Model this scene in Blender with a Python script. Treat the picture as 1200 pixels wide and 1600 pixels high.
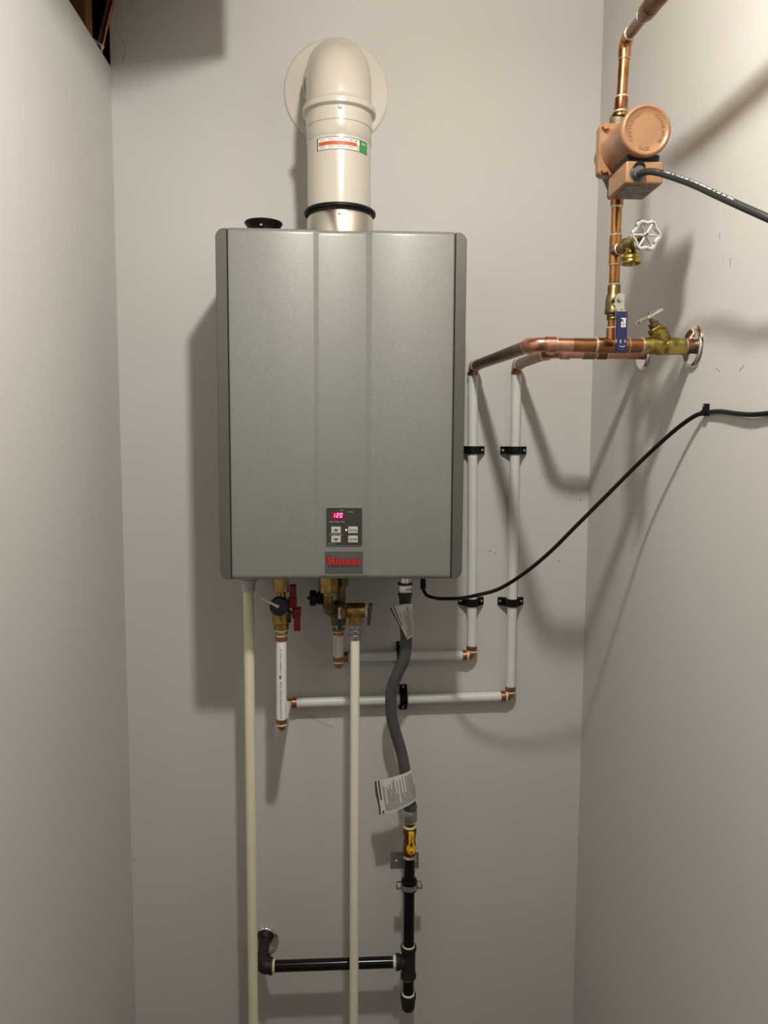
import bpy, math, random
from mathutils import Vector, Matrix
random.seed(7)
for o in list(bpy.data.objects):
    bpy.data.objects.remove(o)
scene = bpy.context.scene
COL = scene.collection

# ------------------------------------------------------------------ camera
cam_d = bpy.data.cameras.new('camera')
cam = bpy.data.objects.new('camera', cam_d)
COL.objects.link(cam)
# camera axes in room coordinates (x right, y into the room, z up); eye height 1.5 m
right = Vector((0.998665, -0.051367, 0.005502)).normalized()
down = Vector((0.000627, -0.094449, -0.995529))
down = (down - right * down.dot(right)).normalized()
fwd = Vector((0.051657, 0.994204, -0.094291))
fwd = (fwd - right * fwd.dot(right) - down * fwd.dot(down)).normalized()
rot = Matrix((right, -down, -fwd)).transposed()
cam.matrix_world = Matrix.Translation((0, 0, 1.5)) @ rot.to_4x4()
cam_d.sensor_fit = 'VERTICAL'
cam_d.sensor_height = 36.0
cam_d.lens = 36.0 * 1200.0 / 1600.0
cam_d.clip_start = 0.01
scene.camera = cam

# ------------------------------------------------------------------ world, lamp, exposure
world = bpy.data.worlds.new('world')
scene.world = world
world.use_nodes = True
world.node_tree.nodes['Background'].inputs[0].default_value = (0.5, 0.48, 0.45, 1)
world.node_tree.nodes['Background'].inputs[1].default_value = 0.02

LAMP = Vector((0.107, 0.63, 2.41))
ld = bpy.data.lights.new('bulb_light', 'POINT')
ld.energy = 27.0
ld.color = (1.0, 0.975, 0.89)
ld.shadow_soft_size = 0.038
lo = bpy.data.objects.new('bulb_light', ld)
lo.location = LAMP
COL.objects.link(lo)
ad = bpy.data.lights.new('lamp_down_boost', 'AREA')      # added disc below the bulb, not a real part: strengthens its downward light
ad.shape = 'DISK'
ad.size = 0.076
ad.energy = 9.0
ad.color = (1.0, 0.975, 0.89)
ao = bpy.data.objects.new('lamp_down_boost', ad)
ao.location = LAMP + Vector((0, 0, -0.039))
COL.objects.link(ao)

scene.view_settings.view_transform = 'Standard'
scene.view_settings.look = 'None'
scene.view_settings.gamma = 1.0
scene.view_settings.use_curve_mapping = False
scene.view_settings.exposure = 0.0

# ------------------------------------------------------------------ materials
MATS = {}


def mat(name, color, rough=0.5, metal=0.0, color2=None, nscale=30.0, lo_=0.4, hi_=0.6, bump=0.0, bscale=200.0,
        emit=None, estr=0.0, coat=0.0, coat_rough=0.03, spec=None, detail=4.0, rough2=None):
    m = bpy.data.materials.new(name)
    m.use_nodes = True
    nt = m.node_tree
    b = nt.nodes['Principled BSDF']
    b.inputs['Base Color'].default_value = (*color, 1)
    b.inputs['Roughness'].default_value = rough
    b.inputs['Metallic'].default_value = metal
    b.inputs['Coat Weight'].default_value = coat
    b.inputs['Coat Roughness'].default_value = coat_rough
    if spec is not None:
        b.inputs['Specular IOR Level'].default_value = spec
    if emit:
        b.inputs['Emission Color'].default_value = (*emit, 1)
        b.inputs['Emission Strength'].default_value = estr
    tc = nt.nodes.new('ShaderNodeTexCoord')
    if color2 is not None:
        n = nt.nodes.new('ShaderNodeTexNoise')
        n.inputs['Scale'].default_value = nscale
        n.inputs['Detail'].default_value = detail
        r = nt.nodes.new('ShaderNodeValToRGB')
        r.color_ramp.elements[0].position = lo_
        r.color_ramp.elements[1].position = hi_
        r.color_ramp.elements[0].color = (*color, 1)
        r.color_ramp.elements[1].color = (*color2, 1)
        nt.links.new(tc.outputs['Object'], n.inputs['Vector'])
        nt.links.new(n.outputs['Fac'], r.inputs['Fac'])
        nt.links.new(r.outputs['Color'], b.inputs['Base Color'])
        if rough2 is not None:
            mr = nt.nodes.new('ShaderNodeMapRange')
            mr.inputs['From Min'].default_value = lo_
            mr.inputs['From Max'].default_value = hi_
            mr.inputs['To Min'].default_value = rough
            mr.inputs['To Max'].default_value = rough2
            nt.links.new(n.outputs['Fac'], mr.inputs['Value'])
            nt.links.new(mr.outputs['Result'], b.inputs['Roughness'])
    if bump > 0:
        n2 = nt.nodes.new('ShaderNodeTexNoise')
        n2.inputs['Scale'].default_value = bscale
        n2.inputs['Detail'].default_value = 3.0
        bp = nt.nodes.new('ShaderNodeBump')
        bp.inputs['Strength'].default_value = bump
        bp.inputs['Distance'].default_value = 0.002
        nt.links.new(tc.outputs['Object'], n2.inputs['Vector'])
        nt.links.new(n2.outputs['Fac'], bp.inputs['Height'])
        nt.links.new(bp.outputs['Normal'], b.inputs['Normal'])
    MATS[name] = m
    return m


mat('wall_paint', (0.57, 0.555, 0.535), 0.6, color2=(0.61, 0.595, 0.575), nscale=1.6, lo_=0.3, hi_=0.7, bump=0.12, bscale=160, spec=0.22)
mat('floor_concrete', (0.13, 0.125, 0.115), 0.8, color2=(0.18, 0.17, 0.16), nscale=5, bump=0.2, bscale=60)
mat('subfloor_wood', (0.20, 0.12, 0.06), 0.8, color2=(0.28, 0.17, 0.09), nscale=9, bump=0.2, bscale=50)
mat('framing_wood', (0.17, 0.075, 0.022), 0.8, color2=(0.23, 0.11, 0.035), nscale=18, bump=0.2, bscale=80)
mat('silver_paint', (0.212, 0.213, 0.200), 0.50, 0.30, color2=(0.272, 0.273, 0.257), nscale=620, lo_=0.35, hi_=0.65, bump=0.15, bscale=900, coat=0.55, coat_rough=0.20)
mat('grey_band', (0.112, 0.108, 0.094), 0.42, 0.35, color2=(0.125, 0.121, 0.106), nscale=700)
mat('case_steel', (0.16, 0.16, 0.15), 0.5, 0.5)
mat('seam_black', (0.012, 0.012, 0.012), 0.6)
mat('panel_black', (0.040, 0.038, 0.033), 0.38)
mat('panel_rim', (0.36, 0.355, 0.33), 0.35, 0.5)
mat('button_grey', (0.46, 0.455, 0.42), 0.45)
mat('display_red', (0.10, 0.0, 0.008), 0.3, emit=(0.75, 0.0, 0.04), estr=0.30)
mat('digit_glow', (1.0, 0.3, 0.5), 0.3, emit=(1.0, 0.16, 0.42), estr=3.2)
mat('led_glow', (1, 1, 0.9), 0.3, emit=(1.0, 1.0, 0.85), estr=2.5)
mat('print_light', (0.55, 0.54, 0.50), 0.6)
mat('print_black', (0.012, 0.012, 0.014), 0.6)
mat('print_grey', (0.16, 0.16, 0.16), 0.6)
mat('logo_grey', (0.10, 0.102, 0.098), 0.5, 0.3)
mat('logo_red', (0.52, 0.012, 0.012), 0.45)
mat('vent_white', (0.530, 0.495, 0.435), 0.26, coat=0.25, spec=0.5)
mat('flange_white', (0.66, 0.62, 0.555), 0.45)
mat('rubber_black', (0.005, 0.005, 0.005), 0.38, spec=0.22)
mat('plastic_black', (0.005, 0.005, 0.0055), 0.5, spec=0.18)
mat('stainless', (0.60, 0.57, 0.50), 0.25, 1.0, color2=(0.66, 0.62, 0.55), nscale=14)
mat('galvanised', (0.42, 0.43, 0.43), 0.35, 1.0, color2=(0.56, 0.57, 0.57), nscale=120)
mat('chrome', (0.80, 0.79, 0.76), 0.07, 1.0)
mat('chrome_cast', (0.78, 0.78, 0.76), 0.16, 1.0)
mat('handle_steel', (0.62, 0.60, 0.53), 0.3, 1.0)
mat('copper', (0.22, 0.095, 0.040), 0.30, 1.0, color2=(0.44, 0.20, 0.085), nscale=26, lo_=0.38, hi_=0.66, rough2=0.24)
mat('copper_riser', (0.26, 0.115, 0.038), 0.32, 1.0, color2=(0.52, 0.26, 0.10), nscale=22, lo_=0.36, hi_=0.64, rough2=0.25)
mat('copper_clean', (0.68, 0.36, 0.26), 0.26, 1.0, color2=(0.50, 0.22, 0.14), nscale=40, lo_=0.45, hi_=0.72, rough2=0.34)
mat('copper_dull', (0.22, 0.135, 0.095), 0.40, 1.0, color2=(0.33, 0.20, 0.14), nscale=16, lo_=0.4, hi_=0.62)
mat('copper_band', (0.42, 0.16, 0.075), 0.33, 1.0, color2=(0.52, 0.22, 0.11), nscale=90)
mat('solder', (0.72, 0.68, 0.60), 0.36, 0.85, color2=(0.60, 0.52, 0.42), nscale=120, bump=0.3, bscale=500)
mat('brass', (0.32, 0.22, 0.065), 0.35, 1.0, color2=(0.46, 0.34, 0.12), nscale=60, lo_=0.4, hi_=0.65)
mat('brass_old', (0.24, 0.18, 0.048), 0.30, 1.0, color2=(0.48, 0.38, 0.11), nscale=70, lo_=0.40, hi_=0.62, bump=0.15, bscale=400)
mat('brass_dark', (0.155, 0.118, 0.052), 0.42, 1.0, color2=(0.25, 0.195, 0.088), nscale=60, bump=0.15, bscale=300)
mat('pex_white', (0.70, 0.705, 0.675), 0.35, color2=(0.665, 0.67, 0.64), nscale=14)
mat('pex_new', (0.80, 0.795, 0.76), 0.35)
mat('white_ring', (0.78, 0.74, 0.66), 0.5)
mat('drain_cream', (0.86, 0.80, 0.60), 0.36, color2=(0.82, 0.76, 0.565), nscale=10)
mat('drain_cream_pale', (0.88, 0.83, 0.68), 0.36, color2=(0.85, 0.80, 0.65), nscale=10)
mat('collar_grey', (0.55, 0.535, 0.505), 0.45)
mat('navy_cap', (0.012, 0.014, 0.030), 0.42)
mat('valve_red', (0.22, 0.002, 0.010), 0.4)
mat('lever_brown', (0.085, 0.045, 0.028), 0.5, color2=(0.12, 0.065, 0.04), nscale=60)
mat('lever_white', (0.82, 0.81, 0.77), 0.5)
mat('lever_blue', (0.010, 0.035, 0.14), 0.4)
mat('nylon_tie', (0.66, 0.66, 0.63), 0.4)
mat('hose_grey', (0.075, 0.077, 0.079), 0.50, color2=(0.09, 0.09, 0.09), nscale=50, spec=0.4)
mat('sleeve_dark', (0.030, 0.031, 0.033), 0.5)
mat('iron_black', (0.0035, 0.003, 0.003), 0.20, spec=0.35)
mat('iron_cast', (0.013, 0.011, 0.009), 0.5, color2=(0.022, 0.018, 0.015), nscale=80, bump=0.3, bscale=300, spec=0.35)
mat('thread_paste', (0.74, 0.72, 0.50), 0.6)
mat('gas_valve_brass', (0.17, 0.085, 0.02), 0.35, 1.0, color2=(0.30, 0.16, 0.04), nscale=60)
mat('gas_yellow', (0.78, 0.42, 0.012), 0.45)
mat('swivel_grey', (0.10, 0.10, 0.105), 0.32, 0.4)
mat('pump_bronze', (0.290, 0.148, 0.070), 0.40, 0.1, color2=(0.315, 0.164, 0.080), nscale=60, bump=0.06, bscale=700, coat=0.15)
mat('pump_cast', (0.16, 0.13, 0.08), 0.6, 0.6, color2=(0.22, 0.18, 0.11), nscale=50, bump=0.3, bscale=250)
mat('plate_foil', (0.30, 0.29, 0.27), 0.4, 0.7, color2=(0.16, 0.155, 0.15), nscale=160)
mat('cable_grey', (0.020, 0.021, 0.021), 0.45, spec=0.4)
mat('copper_dark', (0.15, 0.085, 0.05), 0.38, 1.0, color2=(0.24, 0.135, 0.08), nscale=22, lo_=0.4, hi_=0.62)
mat('fitting_pale', (0.46, 0.37, 0.28), 0.36, 1.0, color2=(0.36, 0.28, 0.20), nscale=60)
mat('cable_print', (0.62, 0.62, 0.60), 0.6)
mat('handle_blue', (0.007, 0.011, 0.075), 0.33, coat=0.15)
mat('screw_steel', (0.74, 0.73, 0.70), 0.28, 1.0)
mat('label_white', (0.74, 0.74, 0.68), 0.5)
mat('label_dark_green', (0.025, 0.055, 0.03), 0.5)
mat('label_green', (0.055, 0.33, 0.10), 0.5)
mat('label_green_deep', (0.02, 0.20, 0.05), 0.5)
mat('label_orange', (0.66, 0.13, 0.03), 0.5, color2=(0.42, 0.05, 0.015), nscale=500)
mat('scuff', (0.22, 0.20, 0.18), 0.8)
mat('void_dark', (0.008, 0.008, 0.008), 0.9)  # near-black colour puts the open bay's darkness into its backing sheets
mat('wire_mauve', (0.20, 0.13, 0.14), 0.5)


def tag_print_material():
    """printed instruction tag: pale paper, columns of tiny lines, a dark heading stripe (uses the UV map)"""
    m = bpy.data.materials.new('tag_print')
    m.use_nodes = True
    nt = m.node_tree
    b = nt.nodes['Principled BSDF']
    b.inputs['Roughness'].default_value = 0.5
    uv = nt.nodes.new('ShaderNodeUVMap')
    sp = nt.nodes.new('ShaderNodeSeparateXYZ')
    nt.links.new(uv.outputs['UV'], sp.inputs['Vector'])

    def math_(op, a, b_=None, c=None):
        n = nt.nodes.new('ShaderNodeMath')
        n.operation = op
        for i, v in enumerate((a, b_, c)):
            if v is None:
                continue
            if isinstance(v, (int, float)):
                n.inputs[i].default_value = v
            else:
                nt.links.new(v, n.inputs[i])
        return n.outputs[0]
    u, v = sp.outputs['X'], sp.outputs['Y']
    col = math_('MULTIPLY', u, 26.0)
    cell = math_('FLOOR', col)
    wn = nt.nodes.new('ShaderNodeTexWhiteNoise')
    wn.noise_dimensions = '1D'
    nt.links.new(cell, wn.inputs['W'])
    # each column of print ends at its own height, leaving a white gap at the top
    gap = math_('POWER', wn.outputs['Value'], 3.0)
    gap = math_('MULTIPLY', gap, 0.85)
    lim = math_('SUBTRACT', 0.93, gap)
    inprint = math_('LESS_THAN', v, lim)
    inprint = math_('MULTIPLY', inprint, math_('GREATER_THAN', v, 0.05))
    no = nt.nodes.new('ShaderNodeTexNoise')
    no.inputs['Scale'].default_value = 70.0
    no.inputs['Detail'].default_value = 2.0
    nt.links.new(uv.outputs['UV'], no.inputs['Vector'])
    letters = math_('GREATER_THAN', no.outputs['Fac'], 0.46)
    fr = math_('FRACT', col)
    letters = math_('MULTIPLY', letters, math_('LESS_THAN', fr, 0.8))
    ink = math_('MULTIPLY', letters, inprint)
    ink = math_('MULTIPLY', ink, math_('GREATER_THAN', u, 0.17))
    # heading stripes along one side
    h1 = math_('LESS_THAN', u, 0.05)
    h2 = math_('MULTIPLY', math_('GREATER_THAN', u, 0.085), math_('LESS_THAN', u, 0.125))
    h2 = math_('MULTIPLY', h2, math_('GREATER_THAN', v, 0.42))
    h3 = math_('MULTIPLY', math_('GREATER_THAN', u, 0.095), math_('LESS_THAN', u, 0.135))
    h3 = math_('MULTIPLY', h3, math_('LESS_THAN', v, 0.10))
    ink = math_('MAXIMUM', math_('MULTIPLY', ink, 0.85), math_('MAXIMUM', h1, math_('MAXIMUM', h2, h3)))
    mix = nt.nodes.new('ShaderNodeMix')
    mix.data_type = 'RGBA'
    nt.links.new(ink, mix.inputs['Factor'])
    mix.inputs['A'].default_value = (0.70, 0.685, 0.64, 1)
    mix.inputs['B'].default_value = (0.045, 0.044, 0.042, 1)
    nt.links.new(mix.outputs['Result'], b.inputs['Base Color'])
    MATS['tag_print'] = m


tag_print_material()

# ------------------------------------------------------------------ mesh helpers


def frame(axis):
    w = Vector(axis).normalized()
    ref = Vector((0, 0, 1)) if abs(w.z) < 0.9 else Vector((1, 0, 0))
    u = ref.cross(w).normalized()
    v = w.cross(u)
    return u, v, w


class MB:
    def __init__(self):
        self.v, self.f, self.uv = [], [], None

    def add(self, vs, fs):
        k = len(self.v)
        self.v += [Vector(p) for p in vs]
        self.f += [tuple(i + k for i in f) for f in fs]
        return self

    def box(self, lo_, hi_, bev=0.0):
        x0, y0, z0 = lo_
        x1, y1, z1 = hi_
        if bev <= 0:
            vs = [(x0, y0, z0), (x1, y0, z0), (x1, y1, z0), (x0, y1, z0), (x0, y0, z1), (x1, y0, z1), (x1, y1, z1), (x0, y1, z1)]
            fs = [(0, 3, 2, 1), (4, 5, 6, 7), (0, 1, 5, 4), (1, 2, 6, 5), (2, 3, 7, 6), (3, 0, 4, 7)]
            return self.add(vs, fs)
        import bmesh
        bm = bmesh.new()
        bmesh.ops.create_cube(bm, size=1.0)
        for q in bm.verts:
            q.co = Vector(((x0 + x1) / 2 + q.co.x * (x1 - x0), (y0 + y1) / 2 + q.co.y * (y1 - y0), (z0 + z1) / 2 + q.co.z * (z1 - z0)))
        bmesh.ops.bevel(bm, geom=bm.edges[:], offset=bev, segments=3, profile=0.6, affect='EDGES')
        bm.verts.index_update()
        self.add([q.co.copy() for q in bm.verts], [[q.index for q in f.verts] for f in bm.faces])
        bm.free()
        return self

    def lathe(self, origin, axis, prof, n=32, cap0=True, cap1=True, phase=0.0):
        """prof: list of (radius, height along axis)"""
        u, v, w = frame(axis)
        o = Vector(origin)
        vs, fs = [], []
        for r, h in prof:
            for i in range(n):
                t = 2 * math.pi * i / n + phase
                vs.append(o + w * h + (u * math.cos(t) + v * math.sin(t)) * r)
        for j in range(len(prof) - 1):
            for i in range(n):
                a, b = j * n + i, j * n + (i + 1) % n
                fs.append((a, b, b + n, a + n))
        if cap0:
            fs.append(tuple(range(n - 1, -1, -1)))
        if cap1:
            k = (len(prof) - 1) * n
            fs.append(tuple(range(k, k + n)))
        return self.add(vs, fs)

    def cyl(self, a, b, r, r2=None, n=28, ch=0.0):
        a, b = Vector(a), Vector(b)
        L = (b - a).length
        r2 = r if r2 is None else r2
        if ch > 0:
            prof = [(r - ch, 0), (r, ch), (r2, L - ch), (r2 - ch, L)]
        else:
            prof = [(r, 0), (r2, L)]
        return self.lathe(a, b - a, prof, n)

    def hexa(self, a, b, r, phase=0.0, ch=0.0015):
        a, b = Vector(a), Vector(b)
        L = (b - a).length
        return self.lathe(a, b - a, [(r * 0.9, 0), (r, ch), (r, L - ch), (r * 0.9, L)], 6, phase=phase)

    def tube(self, pts, r, n=20, caps=True):
        """swept tube through the points; r is a number or a list"""
        P = [Vector(p) for p in pts]
        m = len(P)
        R = r if isinstance(r, (list, tuple)) else [r] * m
        T = []
        for i in range(m):
            d = P[min(i + 1, m - 1)] - P[max(i - 1, 0)]
            T.append(d.normalized())
        u, v, w = frame(T[0])
        vs, fs = [], []
        for i in range(m):
            if i:
                q = T[i - 1].rotation_difference(T[i])
                u = q @ u
                u = (u - T[i] * u.dot(T[i])).normalized()
            v = T[i].cross(u)
            for k in range(n):
                t = 2 * math.pi * k / n
                vs.append(P[i] + (u * math.cos(t) + v * math.sin(t)) * R[i])
        for i in range(m - 1):
            for k in range(n):
                a, b = i * n + k, i * n + (k + 1) % n
                fs.append((a, b, b + n, a + n))
        if caps:
            fs.append(tuple(range(n - 1, -1, -1)))
            fs.append(tuple(range((m - 1) * n, m * n)))
        return self.add(vs, fs)

    def ring(self, c, axis, R, r, n=36, m=10):
        u, v, w = frame(axis)
        c = Vector(c)
        vs, fs = [], []
        for i in range(n):
            t = 2 * math.pi * i / n
            d = u * math.cos(t) + v * math.sin(t)
            for k in range(m):
                s = 2 * math.pi * k / m
                vs.append(c + d * (R + r * math.cos(s)) + w * r * math.sin(s))
        for i in range(n):
            for k in range(m):
                a, b = i * m + k, i * m + (k + 1) % m
                c2, d2 = ((i + 1) % n) * m + (k + 1) % m, ((i + 1) % n) * m + k
                fs.append((a, d2, c2, b))
        return self.add(vs, fs)

    def prism(self, poly, y0, y1, bev=0.0):
        """outline in x,z (counter-clockwise seen from -y) pushed from y0 (near) to y1 (far)"""
        n = len(poly)
        if bev > 0:
            cx = sum(p[0] for p in poly) / n
            cz = sum(p[1] for p in poly) / n
            vs = []
            inner = []
            for i in range(n):
                p0, p1, p2 = Vector(poly[i - 1]), Vector(poly[i]), Vector(poly[(i + 1) % n])
                e1, e2 = (p1 - p0).normalized(), (p2 - p1).normalized()
                nn = Vector((-(e1.y + e2.y), e1.x + e2.x))
                nn = nn.normalized() if nn.length > 1e-9 else Vector((0, 0))
                inner.append(p1 + nn * bev)
            vs = [(p[0], y0, p[1]) for p in inner] + [(p[0], y0 + bev, p[1]) for p in poly] + [(p[0], y1, p[1]) for p in poly]
            fs = [tuple(range(n))]
            for k in (0, 1):
                for i in range(n):
                    j = (i + 1) % n
                    fs.append((k * n + i, (k + 1) * n + i, (k + 1) * n + j, k * n + j))
            fs.append(tuple(range(3 * n - 1, 2 * n - 1, -1)))
            return self.add(vs, fs)
        vs = [(p[0], y0, p[1]) for p in poly] + [(p[0], y1, p[1]) for p in poly]
        fs = [tuple(range(n)), tuple(range(2 * n - 1, n - 1, -1))]
        for i in range(n):
            j = (i + 1) % n
            fs.append((i, n + i, n + j, j))
        return self.add(vs, fs)

    def build(self, name, material, parent=None, angle=40, smooth=True):
        off = Vector((0, 0, 0))
        p = parent
        while p is not None and p.parent is not None:
            p = p.parent
        if p is not None and p.get('_w'):
            off = p.location.copy()
        me = bpy.data.meshes.new(name)
        me.from_pydata([q - off for q in self.v], [], self.f)
        if self.uv:
            ul = me.uv_layers.new(name='UVMap')
            for lp in me.loops:
                ul.data[lp.index].uv = self.uv[lp.vertex_index]
        me.materials.append(MATS[material])
        me.update()
        if smooth:
            me.shade_smooth()
            me.set_sharp_from_angle(angle=math.radians(angle))
        o = bpy.data.objects.new(name, me)
        COL.objects.link(o)
        o.parent = parent
        return o


def rrect(x0, z0, x1, z1, r, n=6, corners=(1, 1, 1, 1)):
    """rounded rectangle, counter-clockwise; corners = bl, br, tr, tl"""
    out = []
    for (cx, cz, a0, k, px, pz) in ((x0 + r, z0 + r, 180, 0, x0, z0), (x1 - r, z0 + r, 270, 1, x1, z0),
                                    (x1 - r, z1 - r, 0, 2, x1, z1), (x0 + r, z1 - r, 90, 3, x0, z1)):
        if corners[k]:
            for i in range(n + 1):
                t = math.radians(a0 + 90 * i / n)
                out.append((cx + r * math.cos(t), cz + r * math.sin(t)))
        else:
            out.append((px, pz))
    return out


def thing(name, loc, label, cat, group=None):
    o = bpy.data.objects.new(name, None)
    o.location = loc
    o.empty_display_size = 0.02
    COL.objects.link(o)
    o['label'] = label
    o['category'] = cat
    o['_w'] = 1
    if group:
        o['group'] = group
    return o


def tag(o, label, cat, group=None):
    o['label'] = label
    o['category'] = cat
    if group:
        o['group'] = group
    return o


def struct(o, label=None):
    o['kind'] = 'structure'
    if label:
        o['label'] = label
    return o


def text_mesh(s, size=1.0, bold=0.0, shear=0.0, res=3, align='LEFT'):
    """2-D lettering from the built-in font: (verts, faces), baseline at 0, scaled so capital height = size"""
    cu = bpy.data.curves.new('lettering', 'FONT')
    cu.body = s
    cu.resolution_u = res
    cu.offset = bold
    cu.shear = shear
    cu.align_x = align
    ob = bpy.data.objects.new('lettering', cu)
    COL.objects.link(ob)
    dg = bpy.context.evaluated_depsgraph_get()
    me = bpy.data.meshes.new_from_object(ob.evaluated_get(dg))
    k = size / 0.69
    vs = [(q.co.x * k, q.co.y * k) for q in me.vertices]
    fs = [tuple(p.vertices) for p in me.polygons]
    bpy.data.objects.remove(ob)
    bpy.data.curves.remove(cu)
    bpy.data.meshes.remove(me)
    return vs, fs


def lettering(parent, name, material, s, size, fn, rise=None, **kw):
    """fn maps (u, v) in metres on the print to a point in the room"""
    fit = kw.pop('fit', None)
    vs, fs = text_mesh(s, size, **kw)
    if fit:
        w = max(p[0] for p in vs) - min(p[0] for p in vs)
        k = fit / w
        vs = [(p[0] * k, p[1]) for p in vs]
    mb = MB()
    mb.add([fn(u, v) for u, v in vs], fs)
    if rise is not None:            # relief: give the letters side walls down to the surface
        from collections import Counter
        edges = Counter()
        for f in fs:
            for i in range(len(f)):
                edges[(f[i], f[(i + 1) % len(f)])] += 1
        n = len(mb.v)
        mb.v += [p - Vector(rise) for p in mb.v]
        for (a, b) in list(edges):
            if (b, a) not in edges:
                mb.f.append((b, a, a + n, b + n))
    return mb.build(name, material, parent, smooth=False)


def flat_print(x0, y, z0):
    return lambda u, v: (x0 + u, y, z0 + v)


def arc_pts(p0, d0, p1, d1, n=10):
    """smooth quarter bend from p0 leaving along d0 to p1 arriving along d1 (cubic)"""
    p0, p1 = Vector(p0), Vector(p1)
    d0, d1 = Vector(d0).normalized(), Vector(d1).normalized()
    L = (p1 - p0).length * 0.39
    a, b = p0 + d0 * L, p1 - d1 * L
    out = []
    for i in range(n + 1):
        t = i / n
        out.append(p0 * (1 - t) ** 3 + a * 3 * t * (1 - t) ** 2 + b * 3 * t * t * (1 - t) + p1 * t ** 3)
    return out


def smooth_path(pts, n=8):
    P = [Vector(p) for p in pts]
    P = [P[0] * 2 - P[1]] + P + [P[-1] * 2 - P[-2]]
    out = []
    for i in range(1, len(P) - 2):
        p0, p1, p2, p3 = P[i - 1:i + 3]
        for k in range(n):
            t = k / n
            out.append(0.5 * ((2 * p1) + (p2 - p0) * t + (2 * p0 - 5 * p1 + 4 * p2 - p3) * t * t + (3 * p1 - p0 - 3 * p2 + p3) * t ** 3))
    out.append(P[-2])
    return out


def copy_tree(o, parent=None):
    c = o.copy()
    COL.objects.link(c)
    c.parent = parent
    for ch in list(o.children):
        copy_tree(ch, c)
    return c


BACK, XL, XR, CEIL, FRONT = 1.75, -0.499, 0.566, 2.62, -1.3

# ------------------------------------------------------------------ room shell
wb = struct(MB().box((XL, BACK, 0), (XR + 0.12, BACK + 0.12, CEIL)).build('wall_back', 'wall_paint'), 'grey painted drywall behind the water heater')
wl = struct(MB().box((XL - 0.11, FRONT, 0), (XL, BACK + 0.12, 2.289)).build('wall_left', 'wall_paint'), 'grey painted partition wall with open framing above its top edge')
wr = struct(MB().box((XR, FRONT, 0), (XR + 0.12, BACK, CEIL)).build('wall_right', 'wall_paint'), 'grey painted wall carrying the copper pipe outlets')
struct(MB().box((XL - 0.11, FRONT - 0.12, 0), (XR + 0.12, FRONT, CEIL)).build('wall_front', 'wall_paint'), 'grey painted wall at the closet entrance')
struct(MB().box((-1.2, FRONT - 0.12, -0.1), (XR + 0.12, BACK + 0.12, 0)).build('floor', 'floor_concrete'), 'bare concrete closet floor')
ce = struct(MB().box((-1.2, FRONT - 0.12, CEIL), (XR + 0.12, BACK + 0.12, CEIL + 0.1)).build('ceiling', 'subfloor_wood'), 'open wooden ceiling of the closet')
struct(MB().box((-0.42, 0.05, 2.3355), (-0.1675, 1.48, CEIL)).build('trim_1', 'framing_wood'), 'boxed wooden beam under the ceiling beside the lamp')
struct(MB().box((-1.2, FRONT, 2.0), (-1.1, BACK + 0.12, CEIL)).build('wall_far', 'void_dark'), 'black backing for the unlit depth of the open framing bay')
struct(MB().box((-1.2, BACK + 0.10, 2.0), (XL, BACK + 0.12, CEIL)).build('wall_bay', 'void_dark'), 'black end sheet for the dark void of the open framing bay')
# lampholder of the bare bulb
lh = MB().lathe((LAMP.x, LAMP.y, CEIL), (0, 0, -1), [(0.055, 0), (0.055, 0.02), (0.03, 0.04), (0.02, 0.05), (0.02, 0.175)], 32)
lh.build('lampholder', 'flange_white', ce)

# scuffs and pencil marks on the drywall
for (a, b, w) in (((0.566, 1.166, 1.812), (0.566, 1.166, 1.804), 0.0006), ((0.566, 1.130, 1.768), (0.566, 1.130, 1.756), 0.0006),
                  ((0.566, 1.152, 1.772), (0.566, 1.152, 1.768), 0.0004), ((0.566, 1.16, 1.612), (0.566, 1.145, 1.604), 0.0005),
                  ((0.566, 1.088, 1.600), (0.566, 1.076, 1.608), 0.0005)):
    MB().tube([a, b], w, 6).build('scuff_mark', 'scuff', wr)
for pts in ([(-0.092, BACK, 0.857), (-0.078, BACK, 0.851), (-0.068, BACK, 0.853), (-0.074, BACK, 0.858), (-0.084, BACK, 0.855), (-0.060, BACK, 0.842), (-0.025, BACK, 0.826)],
            [(-0.126, BACK, 0.874), (-0.118, BACK, 0.880), (-0.113, BACK, 0.872)],
            [(0.333, BACK, 1.512), (0.3335, BACK, 1.495)], [(-0.305, BACK, 0.275), (-0.285, BACK, 0.285)],
            [(-0.478, BACK, 2.352), (-0.468, BACK, 2.325), (-0.474, BACK, 2.296)]):
    MB().tube(smooth_path(pts, 5), 0.0005, 6).build('scuff_mark', 'scuff', wb)
for x, z in ((0.337, 1.243), (0.351, 1.239), (0.5, 1.22), (-0.494, 0.51)):
    MB().lathe((x, BACK, z), (0, -1, 0), [(0.0018, 0), (0.0012, 0.0006)], 10).build('nail_hole', 'scuff', wb)

# ------------------------------------------------------------------ framing bay above the partition wall
j = MB().box((-0.80, 1.66, 2.289), (-0.519, 1.70, CEIL), 0.002).build('framing_stud', 'framing_wood')
tag(j, 'brown wooden stud in the dark opening above the partition wall', 'stud')
j = MB().tube(smooth_path([(-0.522, 1.725, 2.27), (-0.5104, 1.722, 2.303), (-0.497, 1.72, 2.355), (-0.4825, 1.72, 2.408), (-0.470, 1.72, 2.47), (-0.468, 1.72, CEIL)], 8), 0.0042, 14).build('copper_tube', 'copper')
tag(j, 'thin copper tube rising in the open corner above the partition wall', 'tube')
j = MB().tube(smooth_path([(-0.535, 1.73, 2.27), (-0.516, 1.727, 2.324), (-0.503, 1.727, 2.370), (-0.4945, 1.727, 2.408), (-0.486, 1.727, 2.48), (-0.484, 1.727, CEIL)], 8), 0.0045, 14).build('mauve_cable', 'wire_mauve')
tag(j, 'dull mauve cable beside the thin copper tube in the open corner', 'cable')
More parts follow.
